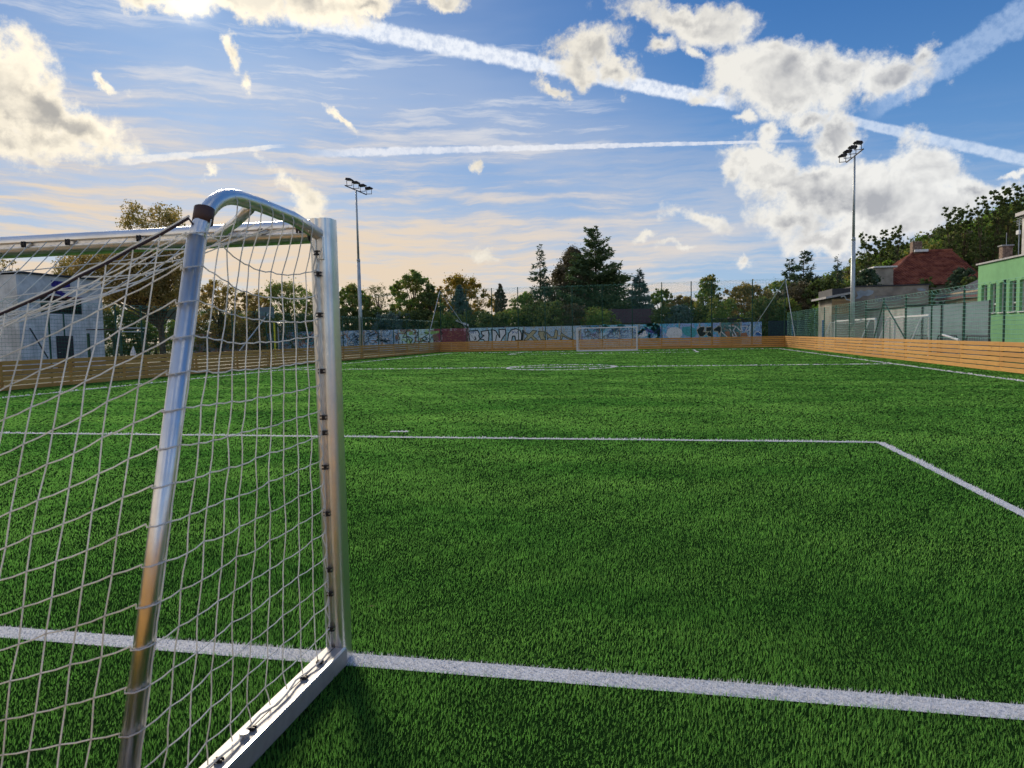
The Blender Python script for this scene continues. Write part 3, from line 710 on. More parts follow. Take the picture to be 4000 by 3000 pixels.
# lacing cord down the back of the near post and hooks
for px in POSTX:
    pts = []; zz = 1.92
    k = 0
    while zz > .1:
        pts.append(L_((px-.012+(.006 if k % 2 else -.010), Y0-.068-(.004 if k % 3 else .010), zz))); zz -= .055; k += 1
    MB().tube(pts, .0036, 6).build('lacing_cord', M['net_white'], goal)
hk = MB()
for dz in (-.009, .009): hk.cbox((0, 0, dz*.8), (.029, .012, .006), .001)
hk.cbox((0, 0, 0), (.010, .013, .022), .001)
hm = hk.mesh('net_hook', M['black'])
sg1 = POSTX[0]
for z in (1.867, 1.778, 1.604, 1.362, 1.161, 1.094, .943, .737, .487, .379, .22):
    link('net_hook', hm, goal, L_((sg1-.0, Y0-.071, 1.5+(z-1.5)*1.035)))
for x_ in (-1.56, -1.745, -2.37, -2.76, -3.01, -3.5, -3.95, -4.5, -5., -5.5, -6.0, -6.6):
    o = link('net_hook', hm, goal, L_((x_, Y0-.071, 1.985))); o.rotation_euler = (0, math.pi/2, 0)
for y_ in (2.774, 2.632, 2.244, 2.046, 1.80, 1.62):
    o = link('net_hook', hm, goal, L_((sg1+.018, y_, .094))); o.rotation_euler = (math.pi/2, 0, .1)
MB().tube([L_((sg1+.018, 2.197, .086)), L_((sg1+.018, 2.197, .104))], .017, 16).build('round_cap', M['galv'], goal)
pts = [L_((sg1+.015+.012*math.sin(k*1.7), 2.86-.09*k, .098+.004*math.sin(k*2.3))) for k in range(15)]
MB().tube(pts, .004, 6).build('lacing_cord', M['net_white'], goal)
MB().tube([L_((sg1+.018, 2.92, .095)), L_((sg1+.018, 1.4, .095))], .0018, 6).build('steel_wire', M['rope_dark'], goal)
# ------------------------------------------------------------------ far goal
fg = thing('football_goal', 'small looking white goal on the far goal line before the graffiti wall', 'goal', (XC, Y1, 0), 'football goals')
for s in (-1, 1):
    MB().cbox((s*2.55, 0, 1.0), (.10, .12, 2.0), .01).build('post', M['white_paint'], fg)
    MB().tube([(s*2.55, .05, 1.97), (s*2.55, .95, 1.97), (s*2.55, 1.05, 1.8), (s*2.55, 1.55, .06)], .028, 8).build('support_arm', M['alu_bright'], fg)
    MB().cbox((s*2.55, .82, .05), (.10, 1.5, .08), .005).build('ground_bar', M['white_paint'], fg)
MB().cbox((0, 0, 2.0), (5.2, .12, .10), .01).build('crossbar', M['white_paint'], fg)
MB().cbox((0, 1.52, .05), (5.1, .08, .08), .005).build('rear_ground_bar', M['white_paint'], fg)
MB().cbox((0, 0.0, .03), (5.0, .08, .05), .005).build('front_ground_bar', M['white_paint'], fg)
def goal_net(W2, H, D0, D1, cell, rad, sgn=1, sag=.45):
    n = MB(); nx = int(2*W2/cell); nz = int(H/cell)
    def P(i, j):
        x = -W2+2*W2*i/nx; t = 1-(x/W2)**2; z0 = H*j/nz; z = max(.06, z0-sag*t*(z0/H)); return (x, sgn*(D1+(D0-D1)*z0/H), z)
    for j in range(nz+1): n.tube([P(i, j) for i in range(nx+1)], rad, 3, False)
    for i in range(nx+1): n.tube([P(i, j) for j in range(nz+1)], rad, 3, False)
    for s in (-1, 1):
        for j in range(nz+1): z = H*j/nz; n.tube([(s*W2, 0, z), (s*W2, sgn*(D1+(D0-D1)*z/H), z)], rad, 3, False)
        for i in range(6): yy = i/6; n.tube([(s*W2, sgn*yy*D0, H), (s*W2, sgn*yy*D1, .06)], rad, 3, False)
    for i in range(nx+1): a = P(i, nz); n.tube([(a[0], 0, H), a], rad, 3, False)
    return n
goal_net(2.5, 1.93, 1.0, 1.5, .13, .0042).build('net', M['net_white'], fg)
# ------------------------------------------------------------------ floodlight masts
def mast(label, x, y, mirror, h=13.2):
    t = thing('floodlight_mast', label, 'floodlight', (x, y, 0), 'floodlight masts beside the pitch')
    a = MB().tube([(0, 0, 0), (0, 0, 7.3)], [.15, .125], 14).build('lower_pole', M['galv'], t, True)
    MB().tube([(0, 0, 7.24), (0, 0, 7.42)], [.135, .125], 14).build('joint_collar', M['galv'], t, True)
    MB().tube([(0, 0, 7.3), (0, 0, h)], [.088, .062], 12).build('upper_pole', M['galv'], t, True)
    MB().tube([(0, 0, 1.78), (0, 0, 1.85)], .17, 14).build('band', M['galv'], t, True)
    d = Vector((.04*mirror, 1, 0)).normalized()        # the arm runs along the pitch
    L = 1.75
    MB().tube([tuple(-d*L+Vector((0, 0, h))), tuple(d*L+Vector((0, 0, h)))], .045, 6).build('cross_arm', M['lamp_dark'], t)
    pr = Vector((mirror*1.0, -.0, 0))
    for k in range(4):
        c = d*(-L+.12+k*(2*L-.24)/3)+Vector((0, 0, h))
        lp = MB()
        rot = Matrix.Rotation(math.radians((8, 4, -2, -6)[k]), 3, 'Y')
        ctr = c+pr*.28+Vector((0, 0, .42))
        lp.cbox(ctr, (.54, .42, .08), .03, rot); lp.cbox(ctr+Vector((-.05*mirror, 0, .07)), (.40, .36, .08), .03, rot)
        hd = lp.build('lamp_head', M['lamp_dark'], t)
        MB().cbox(ctr+Vector((0, 0, -.058)), (.46, .34, .02), .004, rot).build('lens', M['lens'], hd)
        br = MB()
        for s in (-1, 1): br.tube([c+pr*(.28)+Vector((s*.2, 0, .36)), c+pr*.28+Vector((s*.2, 0, .0))], .022, 6)
        br.tube([c+Vector((0, 0, .02)), c+pr*.28+Vector((mirror*.22, 0, .0))], .022, 6)
        br.build('yoke', M['lamp_dark'], hd)
    return t
mast('slim grey floodlight mast standing left behind the side boards', -22.0, 50.3, 1, 12.5)
mast('slim grey floodlight mast standing right behind the yellow boards', 12.47, 50.4, -1, 12.65)
# ------------------------------------------------------------------ graffiti wall
WY, WZ = 74.0, 2.36
gw = thing('graffiti_wall', 'long concrete panel wall covered in blue and white graffiti behind the far net', 'wall', (0, WY, 0))
def wl(u, v):            # a photo pixel on the wall's face -> local (x, z)
    p = atY(u, v, WY); return p.x, p.z
def panel_mat(name, c, c2, c3, sc_=1.3):
    def fn(t, b, m):
        P = t.node('ShaderNodeNewGeometry').outputs['Position']
        n1 = t.noise(P, sc_, 4, .6, 1.2); n2 = t.noise(t.mapping(P, (9, 3, 2)), sc_*1.6, 5, .6, 1.5)
        col = t.mix(t.mr(n1, .46, .54), c, c2); col = t.mix(t.mr(n2, .54, .6), col, c3)
        vs = t.noise(t.mapping(P, (4, 4, 4)), sc_*2.2, 3, .5, 2.2)
        line = t.mr(t.m('ABSOLUTE', t.m('SUBTRACT', vs, .5)), .018, .008)
        col = t.mix(t.m('MULTIPLY', line, .85), col, (.03, .035, .06))
        t.put(b.inputs['Base Color'], col); b.inputs['Roughness'].default_value = .85
    return mat(name, fn)
zones = [(-56, -44, 'a', (0.255, 0.295, 0.399), (0.405, 0.230, 0.176), (0.232, 0.393, 0.605)), (-44, -35.2, 'b', (0.302, 0.464, 0.669), (0.472, 0.270, 0.203), (0.488, 0.702, 0.850)),
         (-35.2, -28.5, 'c', (0.395, 0.604, 0.828), (0.232, 0.380, 0.573), (0.702, 0.675, 0.567)), (-28.5, -23.2, 'd', (0.581, 0.814, 0.850), (0.488, 0.730, 0.850), (0.486, 0.743, 0.270)),
         (-23.2, -20.6, 'e', (0.270, 0.061, 0.088), (0.189, 0.041, 0.068), (0.486, 0.297, 0.351)), (-20.6, -13.6, 'f', (0.418, 0.674, 0.850), (0.488, 0.758, 0.850), (0.139, 0.309, 0.478)),
         (-13.6, -8.2, 'g', (0.464, 0.632, 0.765), (0.395, 0.590, 0.796), (0.567, 0.486, 0.297)), (-8.2, -5.6, 'h', (0.348, 0.590, 0.850), (0.116, 0.421, 0.669), (0.279, 0.281, 0.669)),
         (-5.6, .2, 'i', (0.464, 0.702, 0.850), (0.348, 0.590, 0.850), (0.116, 0.590, 0.850)), (.2, 5.2, 'j', (0.348, 0.505, 0.850), (0.116, 0.534, 0.828), (0.534, 0.590, 0.850)),
         (5.2, 8.5, 'k', (0.058, 0.168, 0.191), (0.116, 0.309, 0.319), (0.486, 0.230, 0.149)), (8.5, 10.2, 'l', (0.395, 0.646, 0.850), (0.279, 0.505, 0.850), (0.139, 0.197, 0.478))]
for z_ in zones: M['zone_'+z_[2]] = panel_mat('painted_concrete_'+z_[2], *z_[3:])
x = -56.0
while x < 10.0:
    z_ = [q for q in zones if q[0] <= x+1 < q[1]] or [zones[-1]]
    b = MB(); wd = 1.98 if x+2 < 10.3 else 1.6
    for r in range(4): b.cbox((wd/2, .03+random.uniform(-.004, .004), .04+.29+r*.582), (wd-.10, .06, .572), .008)
    b.build('concrete_panel', M['zone_'+z_[0][2]], gw, loc=(x+.05, 0, 0))
    MB().cbox((0, .0, 1.20), (.14, .14, 2.40), .01).build('post', M['grey_light'], gw, loc=(x+.03, .06, 0))
    x += 2.0
def paint(name, polys, m, lay):
    b = MB()
    for pl in polys:
        vs = [(p[0], 0, p[1]) for p in pl]; b.add(vs, [tuple(range(len(vs)))])
    o = b.build(name, m, gw, loc=(0, -.012-.004*lay, 0)); return o
def stroke(pts, wd):         # ribbon in (x,z)
    out = []
    for i in range(len(pts)-1):
        a, b = Vector(pts[i]), Vector(pts[i+1]); d = (b-a)
        if d.length < 1e-5: continue
        d.normalize(); n = Vector((-d.y, d.x))*wd/2; e = d*wd*.3
        out.append([a+n-e, a-n-e, b-n+e, b+n+e])
    return out
def px(pts): return [wl(*p) for p in pts]
g_black = simple('black_spray', (.015, .018, .03), .8); g_white = simple('white_spray', (.78, .84, .90), .8, 0, .05, 3)
g_khaki = simple('khaki_spray', (.50, .47, .30), .8); g_turq = simple('turquoise_spray', (.08, .42, .50), .8)
g_viol = simple('violet_spray', (.14, .10, .48), .8); g_blue = simple('blue_spray', (.05, .17, .50), .8)
g_red = simple('dark_red_spray', (.22, .05, .07), .8); g_or = simple('orange_spray', (.42, .20, .12), .8); g_brown = simple('brown_spray', (.24, .14, .10), .8)
g_cream = simple('cream_spray', (.62, .62, .50), .8); g_lime = simple('lime_spray', (.30, .52, .16), .8)
def s5(o, sx, sy, k, pts): return [(o[0]+p[0]/k, o[1]+p[1]/k) for p in pts]
# big white bubble letters B I V O (crop origin 1600,1200 at 2.765)
def C5(pts): return px([(1600+p[0]/2.765, 1200+p[1]/2.765) for p in pts])
Bl = [[(640, 260), (735, 250), (755, 290), (748, 310), (762, 345), (735, 368), (655, 370), (645, 330)],
      [(775, 262), (850, 250), (858, 300), (852, 368), (812, 370), (800, 350), (760, 345), (805, 305), (782, 300)],
      [(885, 240), (930, 255), (975, 330), (965, 240), (1035, 240), (1040, 285), (1000, 340), (985, 372), (895, 372)],
      [(1070, 285), (1100, 245), (1150, 232), (1195, 250), (1212, 300), (1205, 355), (1145, 356), (1138, 312), (1112, 312), (1102, 368), (1058, 368)]]
paint('white_lettering', [C5(p) for p in Bl], g_white, 1)
ol = []
for p in Bl: ol += stroke(C5(p+[p[0]]), .11)
paint('black_outline', ol, g_black, 2)
paint('black_outline', stroke(C5([(705, 320), (718, 345), (705, 350)]), .12)+stroke(C5([(1225, 250), (1218, 355)]), .16)+stroke(C5([(940, 300), (930, 368)]), .10), g_black, 3)
paint('blue_tag', stroke(C5([(650, 262), (665, 285), (675, 262), (690, 285), (690, 262), (715, 270), (712, 285)]), .05)+stroke(C5([(1100, 262), (1120, 262), (1110, 285), (1135, 262), (1160, 285), (1165, 258)]), .05), g_blue, 3)
# dark red patch and bricky marks
paint('red_patch', [C5([(355, 255), (585, 258), (580, 374), (355, 375)])], g_red, 1)
rr_ = random.Random(3)
mk = []
for k in range(26): a = rr_.uniform(360, 560), rr_.uniform(262, 365); mk += stroke(C5([a, (a[0]+rr_.uniform(10, 30), a[1]+rr_.uniform(-4, 4))]), .035)
paint('pale_marks', mk+stroke(C5([(420, 262), (455, 280), (450, 310), (425, 320)]), .05), g_or, 2)
# khaki angular letters
Kl = [[(1215, 255), (1290, 290), (1330, 250), (1375, 255), (1330, 305), (1390, 360), (1340, 358), (1310, 325), (1265, 360), (1235, 358), (1275, 310)],
      [(1390, 262), (1455, 260), (1450, 300), (1470, 355), (1420, 350), (1400, 310)],
      [(1480, 270), (1530, 320), (1560, 315), (1575, 240), (1600, 255), (1590, 340), (1560, 335), (1500, 330), (1490, 350)],
      [(1640, 275), (1700, 320), (1775, 352), (1720, 345), (1655, 310), (1640, 352), (1625, 350)]]
paint('khaki_lettering', [C5(p) for p in Kl], g_khaki, 1)
ol = []
for p in Kl: ol += stroke(C5(p+[p[0]]), .06)
paint('black_outline', ol, g_black, 2)
# scribbled lettering, section by section
def scribble(x0, x1, n, m, wd, lay, seed, z0=.9, z1=2.2, name='scrawled_lines', zig=.35):
    r = random.Random(seed); out = []
    for k in range(n):
        x, z = r.uniform(x0, x1), r.uniform(z0, z1); pts = [(x, z)]; a = r.uniform(0, 6.28)
        for q in range(r.randint(3, 8)):
            a += r.uniform(-1.3, 1.3); x += math.cos(a)*r.uniform(.1, zig); z += math.sin(a)*r.uniform(.08, zig*.8)
            pts.append((min(x1, max(x0, x)), min(2.3, max(.7, z))))
        out += stroke(pts, wd)
    paint(name, out, m, lay)
scribble(-35, -29, 46, g_black, .05, 2, 1, name='black_scrawl'); scribble(-35, -24, 14, g_or, .10, 1, 2, name='orange_scrawl')
scribble(-43, -35, 34, g_black, .05, 2, 11, name='black_scrawl'); scribble(-43, -35, 16, g_turq, .12, 1, 12, name='turquoise_scrawl')
scribble(-55, -44, 24, g_or, .10, 1, 13, name='orange_scrawl'); scribble(-54, -44, 22, g_black, .05, 2, 14, name='black_scrawl')
arr = [[(1290, 452), (1330, 440), (1385, 545), (1300, 580)]]
def C7(pts): return px([(1250+p[0]/4.424, 1200+p[1]/4.424) for p in pts])
paint('brown_patch', [C7([(1295, 505), (1330, 470), (1360, 545), (1310, 570)]), C7([(1940, 480), (2010, 475), (2055, 540), (2010, 600), (1975, 560)])], g_brown, 1)
paint('lime_patch', [C7([(1540, 430), (1610, 425), (1600, 475), (1545, 480)]), C7([(1800, 420), (1900, 425), (1890, 470), (1810, 465)]), C7([(1910, 415), (2060, 410), (2060, 445), (1915, 470)])], g_lime, 1)
Sl = [[(1290, 440), (1335, 450), (1385, 548), (1310, 585)], [(1480, 430), (1430, 530), (1545, 505)], [(1620, 440), (1690, 430), (1690, 480), (1640, 530), (1690, 520)],
      [(1500, 520), (1560, 520), (1605, 560), (1560, 620), (1600, 560)], [(1480, 600), (1540, 540), (1560, 610)], [(1800, 440), (1890, 455), (1760, 540), (1815, 600)], [(1745, 590), (1890, 540), (1820, 520), (1890, 610), (1830, 590)],
      [(1900, 590), (1935, 500), (1980, 600)], [(1360, 600), (1365, 640)], [(1425, 590), (1430, 640)], [(1620, 620), (1650, 580)], [(2080, 410), (2120, 450), (2090, 480)]]
ol = []
for p in Sl: ol += stroke(C7(p), .075)
paint('black_lettering', ol, g_black, 3)
# blue scribbled face panel behind the goal
scribble(-8.1, -5.2, 26, g_black, .05, 2, 21, name='black_scrawl'); scribble(-5.2, .2, 34, g_blue, .055, 2, 22, name='blue_scrawl'); scribble(-5.6, 0, 9, g_turq, .3, 1, 23, name='turquoise_patches', z0=1.3)
def C6(pts): return px([(2300+p[0]/2.765, 1200+p[1]/2.765) for p in pts])
paint('violet_shape', [C6([(600, 212), (640, 240), (690, 235), (780, 232), (782, 275), (735, 285), (700, 280), (640, 275), (615, 240)])], g_viol, 1)
ol = stroke(C6([(600, 215), (622, 218), (650, 262), (700, 268), (720, 290), (760, 285)]), .06)
for o_ in (0, 70): ol += stroke(C6([(255+o_*.7, 300), (262+o_*.7, 260), (285+o_*.7, 262), (290+o_*.7, 290)]), .05)
paint('black_lettering', ol+stroke(C6([(250, 225), (350, 222)]), .05)+stroke(C6([(245, 240), (390, 262)]), .04), g_black, 3)
paint('white_shape', [C6([(835, 300), (850, 240), (900, 215), (960, 220), (1005, 245), (1010, 300), (980, 330), (860, 330)]), C6([(525, 290), (560, 235), (610, 240), (640, 300), (600, 320), (535, 318)])], g_white, 1)
paint('turquoise_patches', [C6([(1010, 215), (1095, 205), (1100, 320), (1040, 300), (1005, 260)]), C6([(1110, 210), (1160, 240), (1150, 320), (1112, 320)])], g_turq, 1)
Dl = [[(1165, 245), (1200, 212), (1250, 210), (1250, 240), (1235, 265), (1300, 262), (1255, 300), (1235, 318), (1200, 318), (1175, 280)], [(1265, 215), (1335, 210), (1335, 240), (1310, 262), (1345, 318), (1290, 318), (1265, 280)],
      [(1350, 235), (1400, 200), (1430, 210), (1430, 260), (1400, 300), (1395, 262), (1350, 258)]]
paint('dark_lettering', [C6(p) for p in Dl], g_black, 1)
ol = []
for p in Dl: ol += stroke(C6(p+[p[0]]), .06)
paint('cream_outline', ol, g_cream, 2)
Wl = [[(1510, 202), (1590, 205), (1560, 250), (1600, 320), (1560, 318), (1530, 240), (1520, 235)], [(1600, 215), (1630, 250), (1660, 260), (1640, 205), (1715, 205), (1690, 262), (1725, 250)], [(1735, 315), (1742, 190), (1765, 190), (1760, 315)],
      [(1785, 300), (1800, 270), (1830, 262), (1865, 290)], [(1430, 262), (1490, 318)]]
ol = []
for p in Wl: ol += stroke(C6(p), .085)
paint('white_lettering', ol, g_white, 3); paint('orange_patch', [C6([(1465, 262), (1520, 258), (1525, 318), (1490, 318)]), C6([(1640, 285), (1700, 270), (1720, 315), (1640, 315)])], g_or, 2)
paint('blue_shape', [C6([(1800, 275), (1850, 270), (1860, 300), (1815, 305)])], g_blue, 2)
# dark cloth beside the wall, low shed roofs beyond
cl = MB(); cl.cbox((0, 0, 0), (3.6, .04, 2.45), .005)
o = cl.build('privacy_cloth', M['screen_dark'], None, loc=(12.4, 74.1, 1.22), label='dark blue privacy cloth standing right of the graffiti wall', category='screen')
# ------------------------------------------------------------------ buildings
def rect_window(parent, c, wd, ht, nrm, mull=0, frame=M['frame_white'], deep=.12, sash=None, fw=.06):
    """window in a wall; c centre on the wall face, nrm outward (+-x or +-y)"""
    n = Vector(nrm); s = Vector((-n.y, n.x, 0)); basis = Matrix((s, n, Vector((0, 0, 1)))).transposed()
    f = MB()
    for q in (-1, 1): f.cbox(Vector(c)+s*q*(wd/2-fw/2)-n*.02, (fw, .08, ht), 0, basis)
    for q in (-1, 1): f.cbox(Vector(c)+Vector((0, 0, q*(ht/2-fw/2)))-n*.02, (wd-2*fw, .078, fw), 0, basis)
    if sash is not None: f.cbox(Vector(c)+Vector((0, 0, sash))-n*.02, (wd-2*fw, .076, fw*1.6), 0, basis)
    for k in range(mull): f.cbox(Vector(c)+s*(-wd/2+wd*(k+1)/(mull+1))-n*.02, (fw, .074, ht-2*fw), 0, basis)
    o = f.build('window', frame, parent); MB().cbox(Vector(c)-n*.045, (wd-fw, .012, ht-fw), 0, basis).build('pane', M['dark_glass'], o); return o
def wall_with_holes(axis, face, thick, a0, a1, z0, z1, holes, m, parent, name='wall'):
    """wall as boxes round rectangular openings (a,b,zb,zt) that share one sill and head line per group"""
    b = MB()
    def bx(p, q, u, v):
        if q-p < 1e-4 or v-u < 1e-4: return
        if axis == 'x': b.box(p, q, min(face, face+thick), max(face, face+thick), u, v)
        else: b.box(min(face, face+thick), max(face, face+thick), p, q, u, v)
    cur = a0
    for (h0, h1, zb, zt) in sorted(holes):
        bx(cur, h0, z0, z1); bx(h0, h1, z0, zb); bx(h0, h1, zt, z1); cur = h1
    bx(cur, a1, z0, z1); return b.build(name, m, parent)
# white building behind the left boards
wb = thing('white_building', 'rough white flat-roofed building behind the left boards and the goal net', 'building')
BXF, BY0, BY1 = -36., 34.7, 40.45
def bxp(u, v): p = atX(u, v, BXF); return p.y, p.z
wy0, wz1 = bxp(156, 1160); wy1, wz0 = bxp(324, 1229); dy0, dz1 = bxp(218, 1312); dy1 = bxp(283, 1312)[0]
wall_with_holes('y', BXF, -.3, BY0, BY1, -.05, 5.62, [(wy0, wy1, wz0, wz1)], M['white_wall'], wb)
MB().box(BXF-7, BXF-.001, BY0-.3, BY0-.002, -.05, 5.55).build('wall', M['white_wall'], wb)
MB().box(BXF-7, BXF-.3, BY0, BY1, 5.3, 5.5).build('ceiling_slab', M['grey_light'], wb)
MB().box(BXF-7, BXF-.001, BY1+.002, BY1+.3, -.05, 5.6).build('wall', M['white_wall'], wb)
MB().add([(BXF+.14, BY0-.4, 5.63), (BXF+.14, BY1+.1, 5.63), (BXF-7, BY1+.1, 5.66), (BXF-7, BY0-.4, 5.66), (BXF+.14, BY0-.4, 5.73), (BXF+.14, BY1+.1, 5.73), (BXF-7, BY1+.1, 5.78), (BXF-7, BY0-.4, 5.78)],
         [(0, 3, 2, 1), (4, 5, 6, 7), (0, 1, 5, 4), (1, 2, 6, 5), (2, 3, 7, 6), (3, 0, 4, 7)]).build('roof', M['roof_dark'], wb)
o = rect_window(wb, (BXF-.1, (wy0+wy1)/2, (wz0+wz1)/2), wy1-wy0, wz1-wz0, (1, 0, 0), 3, M['lamp_dark'])
MB().cbox((BXF+.03, (wy0+wy1)/2, wz1+.06), (.1, wy1-wy0+.3, .10), .01).build('lintel', M['maroon'], wb)
dr = MB().cbox((BXF+.02, (dy0+dy1)/2, dz1/2), (.05, dy1-dy0, dz1), .01).build('door', M['lamp_dark'], wb)
MB().cbox((BXF+.06, dy0+.15, 1.0), (.05, .12, .03), .005).build('handle', M['galv'], dr)
vp = [bxp(*q) for q in ((198, 1095), (272, 1103), (275, 1130), (240, 1140), (270, 1150), (262, 1165), (225, 1150), (205, 1142), (222, 1125), (200, 1118))]
MB().add([(BXF+.012, p[0], p[1]) for p in vp], [tuple(range(len(vp)))]).build('violet_mark', M['purple'], wb)
a = bxp(110, 1282); c = bxp(160, 1400); MB().tube([(BXF+.12, a[0], a[1]), (BXF+.5, c[0], c[1])], .04, 6).build('leaning_pole', M['lamp_dark'], wb)
a = bxp(342, 1130); MB().cbox((BXF+.1, a[0], a[1]), (.2, .25, .3), .02).build('vent_box', M['galv'], wb)
MB().tube([(BXF+.05, (wy0+wy1)/2, wz0), (BXF+.05, (wy0+wy1)/2, dz1+.0)], .04, 6).build('downpipe', M['post_green'], wb)
# grey utility building behind the right boards
gb = thing('utility_building', 'stained grey flat building with a closed slatted shutter behind the right mast', 'building')
GY = 59.2
pL, pR = atY(3334, 1122, GY), atY(3628, 1115, GY); sL, sR = atY(3418, 1155, GY), atY(3523, 1176, GY)
wall_with_holes('x', GY, .3, pL.x, pR.x, -.05, pL.z, [(sL.x, sR.x, sR.z, sL.z)], M['grey_wall'], gb)
MB().box(pL.x, pL.x+.3, GY+.302, GY+7, -.05, pL.z-.02).build('wall', M['grey_wall'], gb)
MB().box(pR.x-.3, pR.x, GY+.302, GY+7, -.05, pL.z-.02).build('wall', M['grey_wall'], gb)
MB().box(pL.x-.05, pR.x+.12, GY-.08, GY+7.1, pL.z+.002, pL.z+.10).build('roof', M['roof_dark'], gb)
sh = MB().box(sL.x, sR.x, GY+.10, GY+.14, sR.z, sL.z).build('shutter', M['metal_sheet'], gb)
nsl = 6
for k in range(nsl):
    zz = sR.z+(sL.z-sR.z)*(k+.5)/nsl; MB().cbox((0, 0, 0), (sR.x-sL.x, .04, (sL.z-sR.z)/nsl-.02), .005).build('slat', M['metal_sheet'], sh, loc=((sL.x+sR.x)/2, GY+.07, zz))
def flake(pts, nm='bare_patch'):
    vs = [atY(u, v, GY-.006) for u, v in pts]; MB().add(vs, [tuple(range(len(vs)))]).build(nm, M['patch_wall'], gb)
flake([(3345, 1140), (3362, 1133), (3378, 1138), (3392, 1131), (3413, 1136), (3409, 1148), (3390, 1157), (3372, 1155), (3358, 1166), (3340, 1168), (3352, 1155)])
flake([(3580, 1128), (3600, 1124), (3616, 1130), (3614, 1137), (3590, 1136)])
an = thing('shed', 'beige weathered board shed with a sloping eave left of the right mast', 'shed')
aL, aR = atY(3249, 1166, 58.4), atY(3334, 1166, 58.4)
MB().box(aL.x, aR.x-.01, 58.4, 63, -.05, aL.z-.02).build('wall', M['grey_wall'], an)
nb_ = 9
for k in range(nb_):
    q = MB(); wdt = (aR.x-aL.x-.04)/nb_; q.cbox((0, 0, 0), (wdt-.01, .03, 1.15), .003); q.build('board', M['beige_wood'], an, loc=(aL.x+.02+wdt*(k+.5), 58.38, aL.z-.62))
e0, e1 = atY(3225, 1166, 58), atY(3336, 1146, 58)
MB().add([(e0.x, 57.9, e0.z-.02), (e1.x, 57.9, e1.z), (e1.x, 63.2, e1.z), (e0.x, 63.2, e0.z-.02), (e0.x, 57.9, e0.z+.14), (e1.x, 57.9, e1.z+.16), (e1.x, 63.2, e1.z+.16), (e0.x, 63.2, e0.z+.14)],
         [(0, 3, 2, 1), (4, 5, 6, 7), (0, 1, 5, 4), (1, 2, 6, 5), (2, 3, 7, 6), (3, 0, 4, 7)]).build('roof', M['metal_sheet'], an)
MB().box(aL.x, e1.x-.06, 58.3, 63, aL.z, e1.z+.42).build('parapet', M['roof_dark'], an)
gp = [atY(*q, 57.85) for q in ((3285, 1160), (3298, 1156), (3306, 1170), (3330, 1175))]; MB().tube(gp, .05, 6).build('gutter_pipe', M['galv'], an)
# pale garages seen obliquely
ga = thing('garage_row', 'low pale concrete garages with a dark roof edge right of the mast', 'garage')
g0, g1 = atX(3389, 1213, 15.6), atX(3541, 1194, 15.6)
MB().box(15.6, 20, g1.y, g0.y, -.05, 2.85).build('wall', M['grey_light'], ga)
MB().box(15.45, 20.1, g1.y-.1, g0.y+.15, 2.852, 2.96).build('roof', M['roof_dark'], ga)
for k in range(3):
    yc = g1.y+(g0.y-g1.y)*(k+.5)/3; MB().cbox((15.57, yc, 1.15), (.05, 2.3, 2.2), .01).build('garage_door', M['metal_sheet'], ga)
# grey blue screen
sc1 = thing('screen_fence', 'grey blue privacy screen on posts in front of the green building', 'screen')
y0s, y1s = atX(3872, 1177, 14.4).y, atX(3541, 1197, 14.4).y
ns = 4
for k in range(ns):
    a_, b_ = y0s+(y1s-y0s)*k/ns, y0s+(y1s-y0s)*(k+1)/ns
    MB().cbox((0, 0, 1.32), (.02, b_-a_-.03, 2.62), .002).build('screen_panel', M['screen'], sc1, loc=(14.4, (a_+b_)/2, 0))
for k in range(ns+1): MB().tube([(0, 0, 0), (0, 0, 2.66)], .035, 8).build('post', M['lamp_dark'], sc1, loc=(14.34, y0s+(y1s-y0s)*k/ns, 0))
# crowd barriers
def barrier(x_, y_, L, lab, rz=math.pi/2):
    t = thing('crowd_barrier', lab, 'barrier', (x_, y_, 0), 'steel barriers by the screen')
    q = MB(); q.tube([(-L/2, 0, 0), (-L/2, 0, .95), (-L/2+.12, 0, 1.08), (L/2-.12, 0, 1.08), (L/2, 0, .95), (L/2, 0, 0)], .024, 6); q.tube([(-L/2, 0, .18), (L/2, 0, .18)], .018, 6); q.build('frame', M['lamp_dark'], t)
    q = MB()
    for k in range(1, 14): q.tube([(-L/2+L*k/14, 0, .18), (-L/2+L*k/14, 0, 1.07)], .009, 4)
    q.build('bars', M['lamp_dark'], t); t.rotation_euler = (0, 0, rz)
p_ = atX(3820, 1300, 13.6); barrier(13.6, p_.y, 2.4, 'dark steel barrier at the right end of the grey blue screen')
p_ = atX(3700, 1300, 13.6); barrier(13.6, p_.y, 2.4, 'dark steel barrier before the middle of the grey blue screen')
p_ = atX(3590, 1300, 13.6); barrier(13.6, p_.y, 2.4, 'dark steel barrier behind the net of the white goal by the garages')
# portable goals behind the right boards
def side_goal(y_a, y_b, x_, lab):
    t = thing('football_goal', lab, 'goal', (x_, (y_a+y_b)/2, 0), 'football goals'); L = (y_b-y_a)/2; H = 2.08
    MB().cbox((0, 0, H), (.10, 2*L, .10), .01).build('crossbar', M['white_paint'], t)
    for s in (-1, 1):
        MB().cbox((0, s*L, H/2-.026), (.10, .10, H-.05), .01).build('post', M['white_paint'], t)
        MB().tube([(0, s*L, H-.06), (-.35, s*L, H-.1), (-1.1, s*L, .06)], .035, 8).build('strut', M['white_paint'], t)
        MB().cbox((-.55, s*L, .04), (1.2, .08, .07), .005).build('ground_bar', M['white_paint'], t)
    nb = goal_net(L, H-.05, .35, 1.1, .16, .0045, 1, .2)
    o = nb.build('net', M['net_white'], t); o.rotation_euler = (0, 0, math.pi/2)
side_goal(atX(3630, 1300, 12.9).y, atX(3500, 1300, 12.9).y+.3, 12.9, 'white portable goal behind the right boards before the garages')
